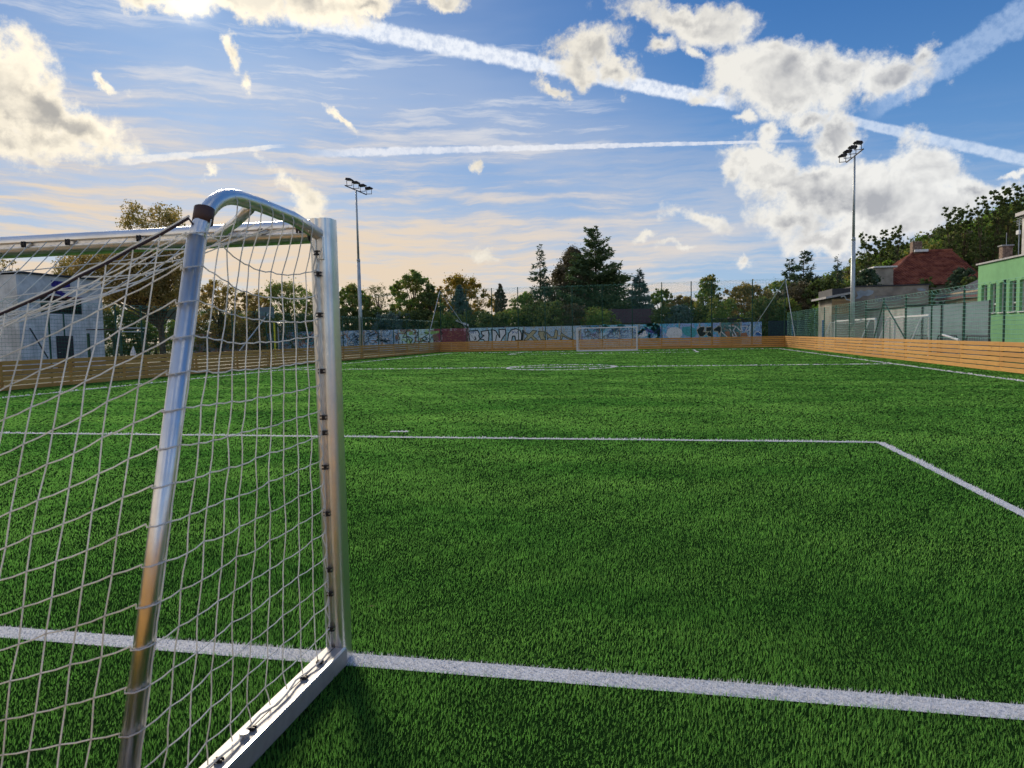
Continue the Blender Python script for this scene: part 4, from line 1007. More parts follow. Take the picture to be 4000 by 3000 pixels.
side_goal(atX(3420, 1300, 12.9).y, atX(3262, 1300, 12.9).y, 12.9, 'white portable goal behind the right boards by the mast foot')
a, b = atX(3550, 1268, 12.5), atX(3600, 1290, 12.5)
def tri_frame(u0, ut, u1, vt, X, lab):
    t = thing('net_prop', lab, 'prop', group='dark green props of the right net')
    a, b, c = atX(u0, 1318, X), atX(ut, vt, X), atX(u1, 1318, X)
    MB().tube([(X, a.y, .9), (X, b.y, b.z)], .035, 6).build('leg', M['post_green'], t); MB().tube([(X, c.y, .9), (X, b.y, b.z)], .035, 6).build('leg', M['post_green'], t)
tri_frame(3413, 3452, 3540, 1178, 11.42, 'dark green two-legged prop of the right net beside the mast')
o = MB().tube([atX(3683, 1308, 12.3), atX(3745, 1328, 12.3)], .05, 8).build('white_pipe', M['white_paint'], None, label='white pipe leaning low behind the right net', category='pipe')
# blue posts behind the right net
for (u, v, lab) in ((3216, 1250, 'bright blue post left of the beige shed, the taller one'), (3094, 1268, 'short bright blue post near the far right pitch corner')):
    p = atX(u, v, 12.6); t = MB().cbox((0, 0, p.z/2), (.16, .16, p.z), .02).build('blue_post', M['blue_paint'], None, loc=(12.6, p.y, 0), label=lab, category='post')
# green building
gn = thing('green_building', 'bright green rendered building with a row of narrow windows at the right edge', 'building')
GX = 18.; gy1 = atX(3822, 1037, GX).y; gy0 = 22.; gtop = 4.99
wins = []
for (u0, u1, vt, vb) in ((3834, 3857, 1115, 1182), (3869, 3892, 1111, 1211), (3905, 3931, 1106, 1209), (3944, 3971, 1101, 1206), (3984, 4012, 1095, 1203)):
    a, b = atX(u0, vt, GX), atX(u1, vt, GX); wins.append((b.y, a.y, atX(u1, vb, GX).z, 3.82))
st = wins[-2][0]-wins[-1][0]
for k in range(1, 11): w0 = wins[4]; wins.append((w0[0]-st*k, w0[1]-st*k, w0[2], 3.82))
wins = [w_ for w_ in wins if w_[0] > gy0+.3]
wins = [(a, b, 2.22, 3.82) for (a, b, c, d) in wins]
wall_with_holes('y', GX, .3, gy0, gy1, .62, gtop, wins, M['green_wall'], gn)
MB().box(GX+.03, GX+.3, gy0, gy1-.01, -.05, .618).build('plinth', M['plinth'], gn)
MB().box(GX+.301, GX+9, gy1-.3, gy1, -.05, gtop-.002).build('wall', M['green_wall'], gn)
MB().box(GX+.301, GX+9, gy0, gy0+.3, -.05, gtop-.002).build('wall', M['green_wall'], gn)
MB().box(GX-.10, GX+9.1, gy0-.1, gy1+.1, gtop+.002, gtop+.09).build('roof', M['metal_sheet'], gn)
for (a, b, c, d) in wins:
    wn = rect_window(gn, (GX+.16, (a+b)/2, (c+d)/2), b-a, d-c, (-1, 0, 0), 0, M['frame_white'], sash=-.32, fw=.055)
    MB().cbox((GX-.02, (a+b)/2, c-.025), (.16, b-a+.04, .05), .006).build('sill', M['frame_white'], wn)
MB().add([(GX+1.2, gy0, gtop+.1), (GX+1.2, gy1-3.2, gtop+.1), (GX+6, gy1-3.2, gtop+1.5), (GX+6, gy0, gtop+1.5), (GX+9, gy0, gtop+.1), (GX+9, gy1-3.2, gtop+.1)],
         [(0, 1, 2, 3), (3, 2, 5, 4), (0, 3, 4), (1, 5, 2)]).build('upper_roof', M['maroon'], gn)
cp = atX(3928, 1015, GX+1.0)
ch = MB().cbox((GX+1.0, cp.y, gtop+.45), (.5, .45, .95), .01).build('chimney', M['brick'], gn)
MB().cbox((GX+1.0, cp.y, gtop+.96), (.62, .57, .07), .01).build('chimney_cap', M['grey_light'], ch)
MB().tube([(GX+1.1, cp.y+.2, gtop+.95), (GX+1.1, cp.y+.2, gtop+1.7)], .015, 5).build('rod', M['galv'], ch)
an_ = MB(); ax_, ay_ = GX+1.5, cp.y-.3
an_.tube([(ax_, ay_, gtop+.1), (ax_, ay_, gtop+2.3)], .025, 6)
for k in range(5): zz = gtop+2.05+.09*k; an_.tube([(ax_, ay_-.35, zz), (ax_, ay_+.3, zz)], .01, 4)
an_.tube([(ax_-.3, ay_, gtop+2.25), (ax_+.3, ay_, gtop+2.25)], .01, 4)
at_ = an_.build('antenna', M['galv'], gn); MB().cbox((ax_-.08, ay_-.1, gtop+1.62), (.10, .34, .24), .02).build('antenna_box', M['white_paint'], at_)
# low house with solar roof between
hs = thing('low_house', 'beige low house with solar panels on its dark roof left of the green building', 'house')
HX = 20.5
def hp(u, v, X): p = atX(u, v, X); return Vector(p)
e0, e1 = hp(3655, 1140, HX), hp(3822, 1122, HX)
ridge0, ridge1 = hp(3822, 1060, HX+3), hp(3760, 1095, HX+3)
MB().box(HX+.4, HX+8, 46.4, e0.y-.8, -.05, e1.z-.1).build('wall', simple('beige_render', (.46, .37, .25), .9), hs)
ry0, ry1 = 46.2, e0.y; ze = 3.6; zr = 6.3
MB().add([(HX, ry0, ze), (HX, ry1, ze), (HX+4.5, ry1-4, zr), (HX+4.5, ry0, zr), (HX+9, ry1, ze), (HX+9, ry0, ze)], [(0, 1, 2, 3), (3, 2, 4, 5), (1, 4, 2)]).build('roof', M['roof_dark'], hs)
MB().add([(HX-.05, ry0, ze-.16), (HX-.05, ry1+.05, ze-.16), (HX-.05, ry1+.05, ze), (HX-.05, ry0, ze)], [(0, 1, 2, 3)]).build('fascia', M['maroon'], hs)
for i in range(2):
    for j in range(6):
        y_a = ry0+1.3+j*1.08; f0, f1 = .12+.42*i, .12+.42*i+.39
        if y_a+1 > ry1-4*f1-.3: continue
        P_ = lambda yy, f: (HX+4.5*f-.03, yy, ze+(zr-ze)*f+.06)
        q = MB().add([P_(y_a, f0), P_(y_a+1.03, f0), P_(y_a+1.03, f1), P_(y_a, f1)]+[(a-.02, b, c-.04) for a, b, c in (P_(y_a, f0), P_(y_a+1.03, f0), P_(y_a+1.03, f1), P_(y_a, f1))], [(0, 1, 2, 3), (7, 6, 5, 4), (0, 4, 5, 1), (1, 5, 6, 2), (2, 6, 7, 3), (3, 7, 4, 0)])
        q.build('solar_panel', M['solar'], hs)
# house with a red hipped roof
rh = thing('red_roof_house', 'house with a large red tiled hipped roof below the wooded hill', 'house')
RY = 78.
def rp(u, v, Y=RY): return atY(u, v, Y)
base_l, base_r = rp(3425, 1118, 76), rp(3870, 1112, 76)
pk0, pk1 = rp(3585, 984, 81), rp(3735, 985, 81)
zE = 5.6; fl, fr_ = Vector((base_l.x, 76, zE)), Vector((base_r.x, 76, zE)); bl, brr = Vector((base_l.x, 88, zE)), Vector((base_r.x, 88, zE))
P0, P1 = Vector((pk0.x, 82, pk0.z+.1)), Vector((pk1.x, 82, pk0.z+.1))
MB().box(base_l.x+.5, base_r.x-.5, 76.6, 87.4, -.05, zE).build('wall', M['grey_wall'], rh)
rfm = MB()
def tiled(a, b, c, d, rows, parent):       # a-b eave, d-c ridge; stepped tile courses
    q = MB(); n = (b-a).cross(d-a).normalized()
    if n.z < 0: n = -n
    for r in range(rows):
        t0, t1 = r/rows, (r+1)/rows; l0, r0_ = a.lerp(d, t0), b.lerp(c, t0); l1, r1_ = a.lerp(d, t1), b.lerp(c, t1)
        cols = max(2, int((r0_-l0).length/.30))
        for k in range(cols):
            s0, s1 = k/cols, (k+1)/cols
            g = random.uniform(.0, .03)
            A, B_, C_, D_ = l0.lerp(r0_, s0), l0.lerp(r0_, s1-.04/max(1, cols)), l1.lerp(r1_, s1-.04/max(1, cols)), l1.lerp(r1_, s0)
            m0 = (A+B_)/2+n*(.10+g); m1 = (C_+D_)/2+n*(.03)
            q.add([A+n*(.05+g), m0, B_+n*(.05+g), C_+n*.0, m1, D_+n*.0, A-n*.02, B_-n*.02], [(0, 1, 4, 5), (1, 2, 3, 4), (6, 7, 2, 1), (6, 1, 0)])
    o = q.build('roof_tiles', M['tile_red'], parent); o['kind'] = 'stuff'
base = MB().add([fl, fr_, brr, bl, P0-Vector((0, 0, .03)), P1-Vector((0, 0, .03))], [(0, 1, 5, 4), (1, 2, 5), (2, 3, 4, 5), (3, 0, 4), (3, 2, 1, 0)]).build('roof', M['tile_red'], rh)
tiled(fl, fr_, P1, P0, 26, base); tiled(bl, fl, P0, P0, 26, base)
MB().tube([P0+Vector((0, 0, .06)), P1+Vector((0, 0, .06))], .14, 8).build('ridge', M['tile_red'], base)
MB().tube([fl+Vector((0, 0, .06)), P0+Vector((0, 0, .06))], .13, 8).build('ridge', M['tile_red'], base)
c0 = rp(3578, 975, 82); MB().cbox((c0.x, 82, P0.z+.3), (.9, .9, 1.5), .02).build('chimney', M['brick'], rh); MB().cbox((c0.x+.3, 81.4, P0.z+.05), (1.3, .3, .25), .02).build('chimney_flashing', M['white_paint'], rh)
d0, d1 = rp(3412, 1043, 75.4), rp(3490, 1046, 75.4)
MB().box(d0.x+.2, d1.x, 75.4, 80, zE-1.2, d0.z-.1).build('dormer', M['grey_wall'], rh); MB().box(d0.x, d1.x+.3, 75.2, 80.2, d0.z-.098, d0.z+.05).build('dormer_roof', M['frame_white'], rh)
SKY_U = [2900, 3100, 3180, 3250, 3330, 3400, 3480, 3550, 3620, 3700, 3760, 3850, 3930, 4000, 4300, 5200]
SKY_V = [1290, 1200, 1110, 1065, 1020, 990, 962, 935, 900, 868, 838, 800, 772, 758, 650, 520]
def hill_h(x, y):
    """height of the wooded hill: it climbs from about 88 m out to a crest about 125 m out"""
    x = np.asarray(x, float); y = np.asarray(y, float)
    dep = x*FW.x+y*FW.y; side = x*CR.x+y*CR.y
    u = 2000+F*side/np.maximum(dep, 5.); hz = 1309-.0195*(u-2000)
    crest = np.maximum(0, (hz-np.interp(u, SKY_U, SKY_V))*122./F-5.2)
    t = np.clip((dep-88)/34., 0, 1); t = t*t*(3-2*t)
    return crest*t*(1+.03*np.sin(x*.21)+.03*np.sin(y*.17))
# hillside house sliver
hh = thing('hillside_house', 'white house corner with an overhanging eave on the wooded hill, at the right edge', 'house')
p = atY(4016, 836, 93); g_h = float(hill_h(p.x+2, 94))-1
MB().box(p.x+.1, p.x+8, 92, 94.5, g_h, p.z).build('wall', M['white_wall'], hh); MB().box(p.x-.45, p.x+9, 91.2, 95, p.z+.002, p.z+.40).build('roof', M['metal_sheet'], hh)
rect_window(hh, (p.x+1.6, 91.97, p.z-1.2), .9, 1.2, (0, -1, 0), 1)
# plum coloured roof behind the wall, small tilted hut roof, far low roof
pr = thing('cottage', 'low cottage with a broad plum shingled roof behind the graffiti wall', 'cottage')
a, b, c, d = atY(2370, 1262, 80), atY(2553, 1262, 80), atY(2554, 1206, 83), atY(2378, 1207, 83)
MB().box(a.x+.4, b.x-.3, 80.5, 86, -.05, a.z+.02).build('wall', simple('ochre_render', (.34, .24, .14), .9), pr)
rf_ = MB().add([a, b, c, d, c+Vector((0, 3.4, -1.9)), d+Vector((0, 3.4, -1.9))], [(0, 1, 2, 3), (3, 2, 4, 5), (0, 3, 5), (1, 4, 2)]).build('roof', M['shingle'], pr)
q = MB()
for k in range(12): t_ = (k+.5)/12; q.tube([Vector(a).lerp(d, t_)+Vector((.03, -.03, .03)), Vector(b).lerp(c, t_)+Vector((-.03, -.03, .03))], .022, 4)
q.build('shingle_courses', M['shingle'], rf_)
hu = thing('garden_hut', 'small hut with a tilted white roof edge behind the dark red graffiti', 'hut')
a, b = atY(1780, 1250, 78), atY(1832, 1273, 78)
MB().box(a.x-.2, b.x-.25, 78.2, 80, -.05, b.z+.0).build('wall', simple('rust_boards', (.28, .17, .12), .9), hu)
MB().prism([(a.x-.1, a.z-.06), (b.x, b.z-.06), (b.x, b.z+.10), (a.x-.1, a.z+.10)], 77.8, 80.3).build('roof', M['white_paint'], hu)
lr = thing('far_hut', 'low brown hut roof peeping over the wall left of the far right corner', 'hut')
a, b, c = atY(2812, 1262, 79), atY(2862, 1234, 79), atY(2890, 1262, 79)
MB().prism([(a.x, a.z), (c.x+.6, c.z), (c.x, b.z+.1), (b.x, b.z)], 79, 82).build('roof', M['shingle'], lr); MB().box(a.x+.4, c.x+.2, 79.3, 81.7, -.05, a.z-.002).build('wall', M['grey_wall'], lr)
sr = thing('flat_hut', 'thin dark flat roof just above the wall over the big white letters', 'hut')
a, b = atY(1905, 1279, 76.5), atY(2045, 1276, 76.5); MB().box(a.x, b.x, 76.5, 79, a.z-.05, a.z+.08).build('roof', M['roof_dark'], sr); MB().box(a.x+.3, b.x-.3, 76.8, 78.7, -.05, a.z-.052).build('wall', M['grey_wall'], sr)
# ------------------------------------------------------------------ left court furniture
def hoop(u, v, X, lab, s=1.):
    p = atX(u, v, X); t = thing('basketball_hoop', lab, 'basketball hoop', (X, p.y, 0), 'basketball hoops left of the pitch')
    MB().tube([(0, .9, 0), (0, .9, 3.1), (0, .1, 3.4)], .06, 8).build('pole', M['post_green'], t)
    MB().cbox((0, 0, p.z), (1.5*s, .04, 1.0*s), .01).build('backboard', M['screen'], t)
    r = MB(); r.tube([(.23*math.cos(k*math.pi/8), -.38+.23*math.sin(k*math.pi/8), p.z-.35) for k in range(17)], .018, 5, False); r.build('rim', simple('orange_rim', (.5, .12, .04), .5), t)
hoop(1040, 1222, -33., 'grey-backed basketball hoop above the left net, seen between goal posts')
hoop(668, 1222, -38., 'basketball hoop half hidden behind the slanting goal strut')
for (u, lab) in ((741, 'yellow pole behind the slanting goal strut, over the left boards'), (1071, 'yellow pole left of the near goal post, over the left boards')):
    p = atX(u, 1255, -27.5); o = MB().cbox((0, 0, p.z/2), (.10, .10, p.z), .01).build('yellow_pole', M['yellow'], None, loc=(-27.5, p.y, 0), label=lab, category='pole')
bg_ = thing('court_goal', 'small blue court goal frame behind the left net', 'goal'); a, b = atY(1085, 1262, 58), atY(1159, 1258, 58)
MB().tube([(a.x, 58, .05), (a.x, 58, a.z), (b.x, 58, b.z), (b.x, 58, .05)], .05, 6).build('frame', M['galv'], bg_)
q = MB()
for k in range(9): t_ = k/8; q.tube([(a.x+(b.x-a.x)*t_, 58, a.z), (a.x+(b.x-a.x)*t_-.4, 58.9, .9)], .012, 4)
for k in range(7): t_ = k/6; q.tube([(a.x-.4*t_, 58+.9*t_, a.z+(.9-a.z)*t_), (b.x-.4*t_, 58+.9*t_, b.z+(.9-b.z)*t_)], .012, 4)
q.build('net', simple('blue_net_cord', (.16, .30, .46), .7), bg_)
tf = thing('net_prop', 'tall pale two-legged prop of the left net, left of the near post', 'prop')
a, b, c = atX(925, 1367, -21.5), atX(1048, 1226, -21.5), atX(1162, 1360, -21.5)
MB().tube([(-21.5, a.y, .8), (-21.5, b.y, b.z)], .035, 6).build('leg', M['galv'], tf); MB().tube([(-21.5, c.y, .8), (-21.5, b.y, b.z)], .035, 6).build('leg', M['post_green'], tf)
sh_ = thing('players_shelter', 'dark green shelter frame with white roof strips behind the left boards', 'shelter')
a, b = atX(468, 1281, -22.6), atX(562, 1281, -22.6)
for yy in (a.y, b.y):
    MB().cbox((-22.6, yy, a.z/2), (.09, .09, a.z), .005).build('post', M['post_green'], sh_); MB().cbox((-24.2, yy, a.z/2-.1), (.09, .09, a.z-.2), .005).build('post', M['post_green'], sh_)
for dz, x0 in ((0, -22.55), (-.16, -22.62)): MB().cbox((x0, (a.y+b.y)/2, a.z+dz), (.05, b.y-a.y+.2, .045), .004).build('roof_strip', M['white_paint'], sh_)
MB().box(-24.3, -22.66, a.y, b.y, a.z-.06, a.z-.02).build('roof', M['lamp_dark'], sh_)
p = atX(519, 1372, -22.3); b_ = MB(); b_.tube([(0, 0, -.22), (0, .02, -.02), (.01, .03, .22)], [.13, .10, .012], 7); b_.build('plastic_bag', M['white_paint'], None, loc=(p.x, p.y, p.z), label='white plastic bag caught on the left net beside the shelter', category='bag')
# ------------------------------------------------------------------ trees
def leaf_cloud(C, R, n, size, flat=1., rng=RNG, jitter=1.):
    """n small triangles scattered about centres C (k,3) within radii R (k,)"""
    k = rng.integers(0, len(C), n); d = rng.normal(0, 1, (n, 3)); d /= np.linalg.norm(d, axis=1)[:, None]
    rad = rng.random(n)**.45*R[k]; P = C[k]+d*rad[:, None]*np.array([1, 1, flat])
    a = rng.normal(0, 1, (n, 3)); a /= np.linalg.norm(a, axis=1)[:, None]
    b = np.cross(a, rng.normal(0, 1, (n, 3))); b /= np.linalg.norm(b, axis=1)[:, None]
    s = size*(.6+.8*rng.random(n))[:, None]
    return P-a*s*.5-b*s*.3, P+a*s*.5-b*s*.3, P+b*s*.6
def tri_mesh(name, parts, m):
    V = np.concatenate([np.stack(p, 1).reshape(-1, 3) for p in parts]); n = len(V)//3
    return np_mesh(name, V, np.arange(n*3).reshape(-1, 3), m, 3)
def broad(H, Wd, n=9000, leaf=.26, trunk=.30, base=.10, gap=.0, k=60, seed=0, top=1.0, shape=None):
    """leaf clumps of uneven size inside a lobed envelope + limbs reaching them"""
    Wd = Wd*1.16; r = np.random.default_rng(seed); C = []; R = []; k = int(k*4.6)
    ph = r.uniform(0, 6.28, 4)
    for _ in range(k*6):
        if len(C) >= k: break
        z = r.uniform(base, top); t = (z-base)/(top-base)
        env = math.sin(math.pi*min(1, .20+t*.78))**.5 if shape is None else shape(t)
        a = r.uniform(0, 2*math.pi); lob = 1+.13*math.sin(a*2+ph[0]+z*5)+.10*math.sin(a*3+z*13+ph[1])+.08*math.sin(a*5-z*21+ph[2])
        q = r.random()**.42
        rr = Wd/2*env*q*lob; p = (rr*math.cos(a), rr*math.sin(a), z*H*(1+.03*math.sin(a*2+ph[3]))); C.append(p); R.append(min(1.1, Wd*r.uniform(.022, .085)*(1.15-.4*q)))
    C = np.array(C); R = np.array(R); n = int(n*1.8)
    lv = leaf_cloud(C, R, int(n*.86), leaf*.85, .8, r); lv2 = leaf_cloud(C, R*2.1, int(n*.14), leaf*.7, .9, r)
    tb = MB(); tw = trunk
    tb.tube([(0, 0, -.1), (.03*H*.1, 0, H*base*1.2), (0, .02*H, H*.5), (.01*H, 0, H*.85)], [tw, tw*.8, tw*.45, tw*.10], 7)
    for i in r.choice(len(C), min(len(C), 34), False):
        p = Vector(C[i]); z0 = max(H*base*.9, p.z*.5); mid = Vector((p.x*.45, p.y*.45, z0+(p.z-z0)*.55))
        tb.tube([(0, 0, z0), mid, p], [tw*.28, tw*.16, tw*.04], 4, False)
    return [lv, lv2], tb
def conifer(H, Wd, n=9000, leaf=.22, seed=0, base=.06, power=.85, droop=.18, sparse=0., irregular=.15, ragged=.25):
    r = np.random.default_rng(seed); A = []; B = []; Cc = []
    lv = []; tb = MB(); tb.tube([(0, 0, -.1), (0, 0, H*.6), (0, 0, H*.995)], [H*.016, H*.009, .02], 6)
    nl = int(H*2.4); per = []
    for i in range(nl):
        t = (i+r.random()*.6)/nl; z = H*(base+(1-base)*t); rad = Wd/2*(1-t)**power*(1+r.uniform(-irregular, irregular))+.12
        nb = max(4, int(7*(1-t))+4)
        for b in range(nb):
            z = H*(base+(1-base)*min(1, max(0, t+r.uniform(-1.2, 1.2)/nl))); a = r.uniform(0, 2*math.pi); L = rad*r.uniform(1-ragged, 1+ragged*.6)
            if r.random() < sparse: continue
            per.append((z, a, L, t))
    tot = sum(p[2] for p in per); P0 = []; D0 = []; U0_ = []
    for z, a, L, t in per:
        m = max(4, int(n*L/tot)); s = r.random(m)**.7; dr = -droop*L*s+.10*L*s*s*(1+t)
        wd = .22*L*(1-s*.75)+.07; off = r.normal(0, 1, m)*wd
        x = np.cos(a)*L*s-np.sin(a)*off; y = np.sin(a)*L*s+np.cos(a)*off; zz = z+dr+r.normal(0, .13, m)-np.abs(off)*.25
        P0.append(np.stack([x, y, zz], 1)); d = np.stack([np.full(m, np.cos(a)), np.full(m, np.sin(a)), np.full(m, .12)], 1)+r.normal(0, .45, (m, 3)); D0.append(d)
    P0 = np.concatenate(P0); D0 = np.concatenate(D0); D0 /= np.linalg.norm(D0, axis=1)[:, None]
    S = np.cross(D0, r.normal(0, 1, P0.shape)); S /= np.linalg.norm(S, axis=1)[:, None]; s = leaf*(.7+.7*r.random(len(P0)))[:, None]
    return [(P0-S*s*.3, P0+S*s*.3, P0+D0*s*1.3)], tb
F1 = foliage('foliage_mid_green', (0.124, 0.186, 0.046), (0.233, 0.385, 0.102), (0.317, 0.268, 0.089))
F2 = foliage('foliage_dark', (0.073, 0.110, 0.046), (0.179, 0.233, 0.077), None, .3)
F3 = foliage('foliage_autumn', (0.163, 0.150, 0.036), (0.400, 0.288, 0.057), (0.450, 0.250, 0.037), .45)
F4 = foliage('needles_dark', (0.046, 0.088, 0.062), (0.110, 0.171, 0.098), None, .15)
F5 = foliage('needles_green', (0.053, 0.098, 0.050), (0.138, 0.197, 0.081), None, .2)
F6 = foliage('needles_blue', (0.069, 0.120, 0.120), (0.162, 0.248, 0.222), None, .15)
F7 = foliage('foliage_olive', (0.181, 0.171, 0.054), (0.342, 0.261, 0.127), (0.488, 0.317, 0.120), .45)
F8 = foliage('foliage_bright', (0.122, 0.236, 0.039), (0.213, 0.325, 0.073), None, .45)
F9 = foliage('twigs_brown', (0.138, 0.139, 0.062), (0.263, 0.269, 0.155), None, .35)
F10 = foliage('needles_brown', (0.094, 0.098, 0.062), (0.195, 0.171, 0.110), (0.179, 0.146, 0.094), .15)
def tree(label, u, vtop, Y, wpx, kind, fm, seed, name='tree', bark=None, group='trees beyond the pitch', **kw):
    p = atY(u, vtop, Y); H = p.z; dep = (Vector((p.x, Y, H))-CAMP).dot(FW); Wd = wpx/F*dep
    t = thing(name, label, 'tree', (p.x, Y, -.03), group)
    if kind == 'c': parts, tb = conifer(H, Wd, seed=seed, **kw)
    else: parts, tb = broad(H, Wd, seed=seed, **kw)
    link('crown', tri_mesh('crown', parts, fm), t); tb.build('trunk', bark or M['bark'], t)
    t.rotation_euler = (0, 0, 0); return t
col_shape = lambda t: (.55+.45*math.sin(math.pi*min(1, .25+t*.8)))*(1-t**6)
# left group, seen through the net
def tall_left():
    p = atY(470, 800, 47.); H = p.z; t = thing('poplar_tree', 'tall airy backlit tree with thin yellowing leaves above the crossbar', 'tree', (p.x, 47, -.03), 'trees beyond the pitch')
    r = np.random.default_rng(5); C = []; R = []
    def blob(u, v, ru, rv, n, dep=0):
        for _ in range(n):
            a = r.uniform(0, 6.28); q = math.sqrt(r.random()); uu, vv = u+ru*q*math.cos(a), v+rv*q*math.sin(a)
            P = atY(uu, vv, 47+dep+r.uniform(-2.2, 2.2)); C.append((P.x-p.x, P.y-47, max(.6, P.z))); R.append(r.uniform(.28, .62))
    blob(520, 855, 34, 52, 13); blob(640, 870, 70, 62, 24); blob(590, 960, 130, 60, 34); blob(560, 1060, 190, 90, 66); blob(400, 1040, 150, 70, 40); blob(300, 1090, 90, 60, 18); blob(560, 1150, 200, 60, 44); blob(690, 1040, 70, 120, 34); blob(500, 1000, 150, 60, 40); blob(330, 1050, 110, 90, 44); blob(420, 1130, 150, 70, 40); blob(620, 1110, 120, 90, 40)
    C = np.array(C); R = np.array(R)
    link('crown', tri_mesh('crown', [leaf_cloud(C, R*1.35, 46000, .13, .9, r)], F7), t)
    tb = MB(); tb.tube([(3.0, 0, -.1), (2.9, 0, 3.2), (2.6, .1, 6), (2.4, 0, 9)], [.24, .19, .13, .06], 8)
    for i in range(0, len(C), 4):
        q = Vector(C[i]); z0 = max(1.8, q.z*.55); b0 = Vector((2.8, 0, z0)); tb.tube([b0, b0.lerp(q, .5)+Vector((0, 0, .3)), q], [.09, .05, .015], 4, False)
    tb.build('trunk', M['bark'], t)
tall_left()
tree('low thin tree with sparse leaves at the left edge above the white building', 5, 1000, 60, 150, 'b', F7, 41, n=1500, leaf=.16, k=26)
tree('rounded hazy tree seen in the goal side panel, left part', 850, 1108, 74, 230, 'b', F7, 42, n=7000, leaf=.22, k=60, bark=M['bark'])
tree('rounded tree seen in the goal side panel, right part', 1120, 1112, 78, 290, 'b', F1, 43, n=9000, leaf=.22, k=70)
tree('smaller olive tree low in the middle of the goal side panel', 985, 1148, 72, 180, 'b', F7, 44, n=5000, leaf=.22, k=50)
tree('thin bare-topped shrub tree just left of the near post', 1235, 1158, 80, 120, 'b', F9, 45, n=1800, leaf=.2, k=40)
for k, (u, v, y_, w_, f) in enumerate(((260, 1210, 56, 220, F1), (440, 1205, 58, 240, F2), (600, 1205, 62, 220, F1), (790, 1222, 77, 240, F2), (960, 1226, 78, 240, F1), (1130, 1230, 77, 260, F2), (1260, 1238, 78, 200, F1))):
    tree(('leafy thicket behind the left net, nearest the white building', 'dark thicket behind the left net, right of the shelter', 'leafy thicket behind the left net, left of the strut', 'dark thicket behind the left net, right of the strut',
          'leafy thicket behind the hoop in the goal panel', 'dark thicket behind the court goal', 'leafy thicket beside the near post')[k], u, v, y_, w_, 'b', f, 60+k, name='thicket', n=7500, leaf=.2, k=60, base=.0, trunk=.1, shape=lambda t: 1.05-.45*t*t, group='thickets behind the nets')
tree('rounded green tree with a yellowish top left of the left mast', 1375, 1122, 80, 190, 'b', F1, 46, n=9000, leaf=.25, k=70)
tree('bare brownish tree with fine twigs right of the left mast', 1475, 1114, 88, 130, 'b', F9, 47, n=2600, leaf=.16, k=60, bark=M['bark'])
tree('large dark leafy tree with a domed top left of the tall corner post', 1610, 1066, 84, 190, 'b', F1, 48, n=11000, leaf=.26, k=80)
tree('dark leafy tree leaning on the large domed tree, its right neighbour', 1680, 1120, 82, 110, 'b', F2, 49, n=7000, leaf=.25, k=50)
tree('broad yellow autumn tree behind the tall corner post', 1795, 1084, 96, 240, 'b', F3, 50, n=11000, leaf=.28, k=80)
tree('dark blunt cypress standing in front of the yellow autumn tree', 1793, 1118, 84, 88, 'b', F6, 51, name='cypress', n=10000, leaf=.22, k=120, base=.02, shape=col_shape)
tree('narrow dark columnar cypress standing alone against the sky', 1953, 1116, 84, 62, 'b', F10, 52, name='cypress', n=8000, leaf=.22, k=110, base=.02, shape=lambda t: (1-t**4)*(.78+.22*math.sin(t*9)))
tree('slim spruce with a thin pointed top left of the dark pine', 2108, 955, 88, 190, 'c', F4, 53, name='spruce', n=7500, power=1.05, sparse=.25, ragged=.45, droop=.22, leaf=.26)
tree('broad dark pine with a lumpy top between spruce and tall fir', 2235, 976, 92, 240, 'b', F10, 54, name='pine', n=17000, leaf=.26, k=130, base=.2, shape=lambda t: (math.sin(math.pi*min(1, .18+t*.82))**.6)*(1-.35*t))
tree('tall pointed dark green fir, the highest tree behind the goal', 2325, 888, 90, 330, 'c', F5, 55, name='fir', n=30000, power=.66, droop=-.05, ragged=.35, irregular=.22, leaf=.28)
tree('bushy green tree at the left foot of the slim spruce', 2055, 1150, 86, 160, 'b', F1, 56, n=7000, leaf=.25, k=60, base=.03)
tree('pointed blue green spruce right of the tall fir', 2498, 1058, 88, 130, 'c', F6, 57, name='spruce', n=11000, power=.7, leaf=.26)
tree('leafy tree just right of the blue green spruce', 2585, 1130, 94, 110, 'b', F1, 58, n=6000, leaf=.26, k=50)
tree('uneven leafy tree with two upright tufts right of centre', 2765, 1084, 88, 150, 'b', F1, 59, n=7000, leaf=.24, k=66, shape=lambda t: (1-.75*t))
tree('yellow green leafy tree left of the far right corner', 2920, 1120, 86, 230, 'b', F7, 70, n=11000, leaf=.25, k=90, base=.03)
tree('green leafy tree behind the far right corner post', 3050, 1102, 90, 190, 'b', F1, 71, n=9000, leaf=.25, k=80, base=.03)
tree('low olive tree left of the two-tufted tree', 2670, 1160, 92, 150, 'b', F7, 72, n=6000, leaf=.25, k=50, base=.03)
tree('flat spreading blue green juniper above the wall', 2655, 1200, 79, 190, 'b', F6, 73, name='juniper', n=9000, leaf=.22, k=90, base=.02, shape=lambda t: 1-.8*t)
tree('ragged dark pine right of the far corner post, the pointed one', 3140, 988, 92, 190, 'c', F4, 74, name='pine', n=9000, power=.6, sparse=.3, ragged=.5, droop=-.02, leaf=.3)
tree('thin ragged pine top left of the pointed dark pine', 3085, 1016, 96, 120, 'c', F4, 75, name='pine', n=5500, power=.7, sparse=.35, ragged=.5, leaf=.28)
tree('dark bushy tree below the ragged pines beside the corner', 3130, 1110, 86, 220, 'b', F10, 76, n=11000, leaf=.27, k=80, base=.03)
tree('dark bushy tree left of the beige shed', 3215, 1090, 84, 180, 'b', F2, 77, n=9000, leaf=.26, k=70, base=.03)
tree('weeping bright green bush right against the beige shed', 3225, 1150, 78, 110, 'b', F8, 78, name='bush', n=5000, leaf=.2, k=40, base=.02)
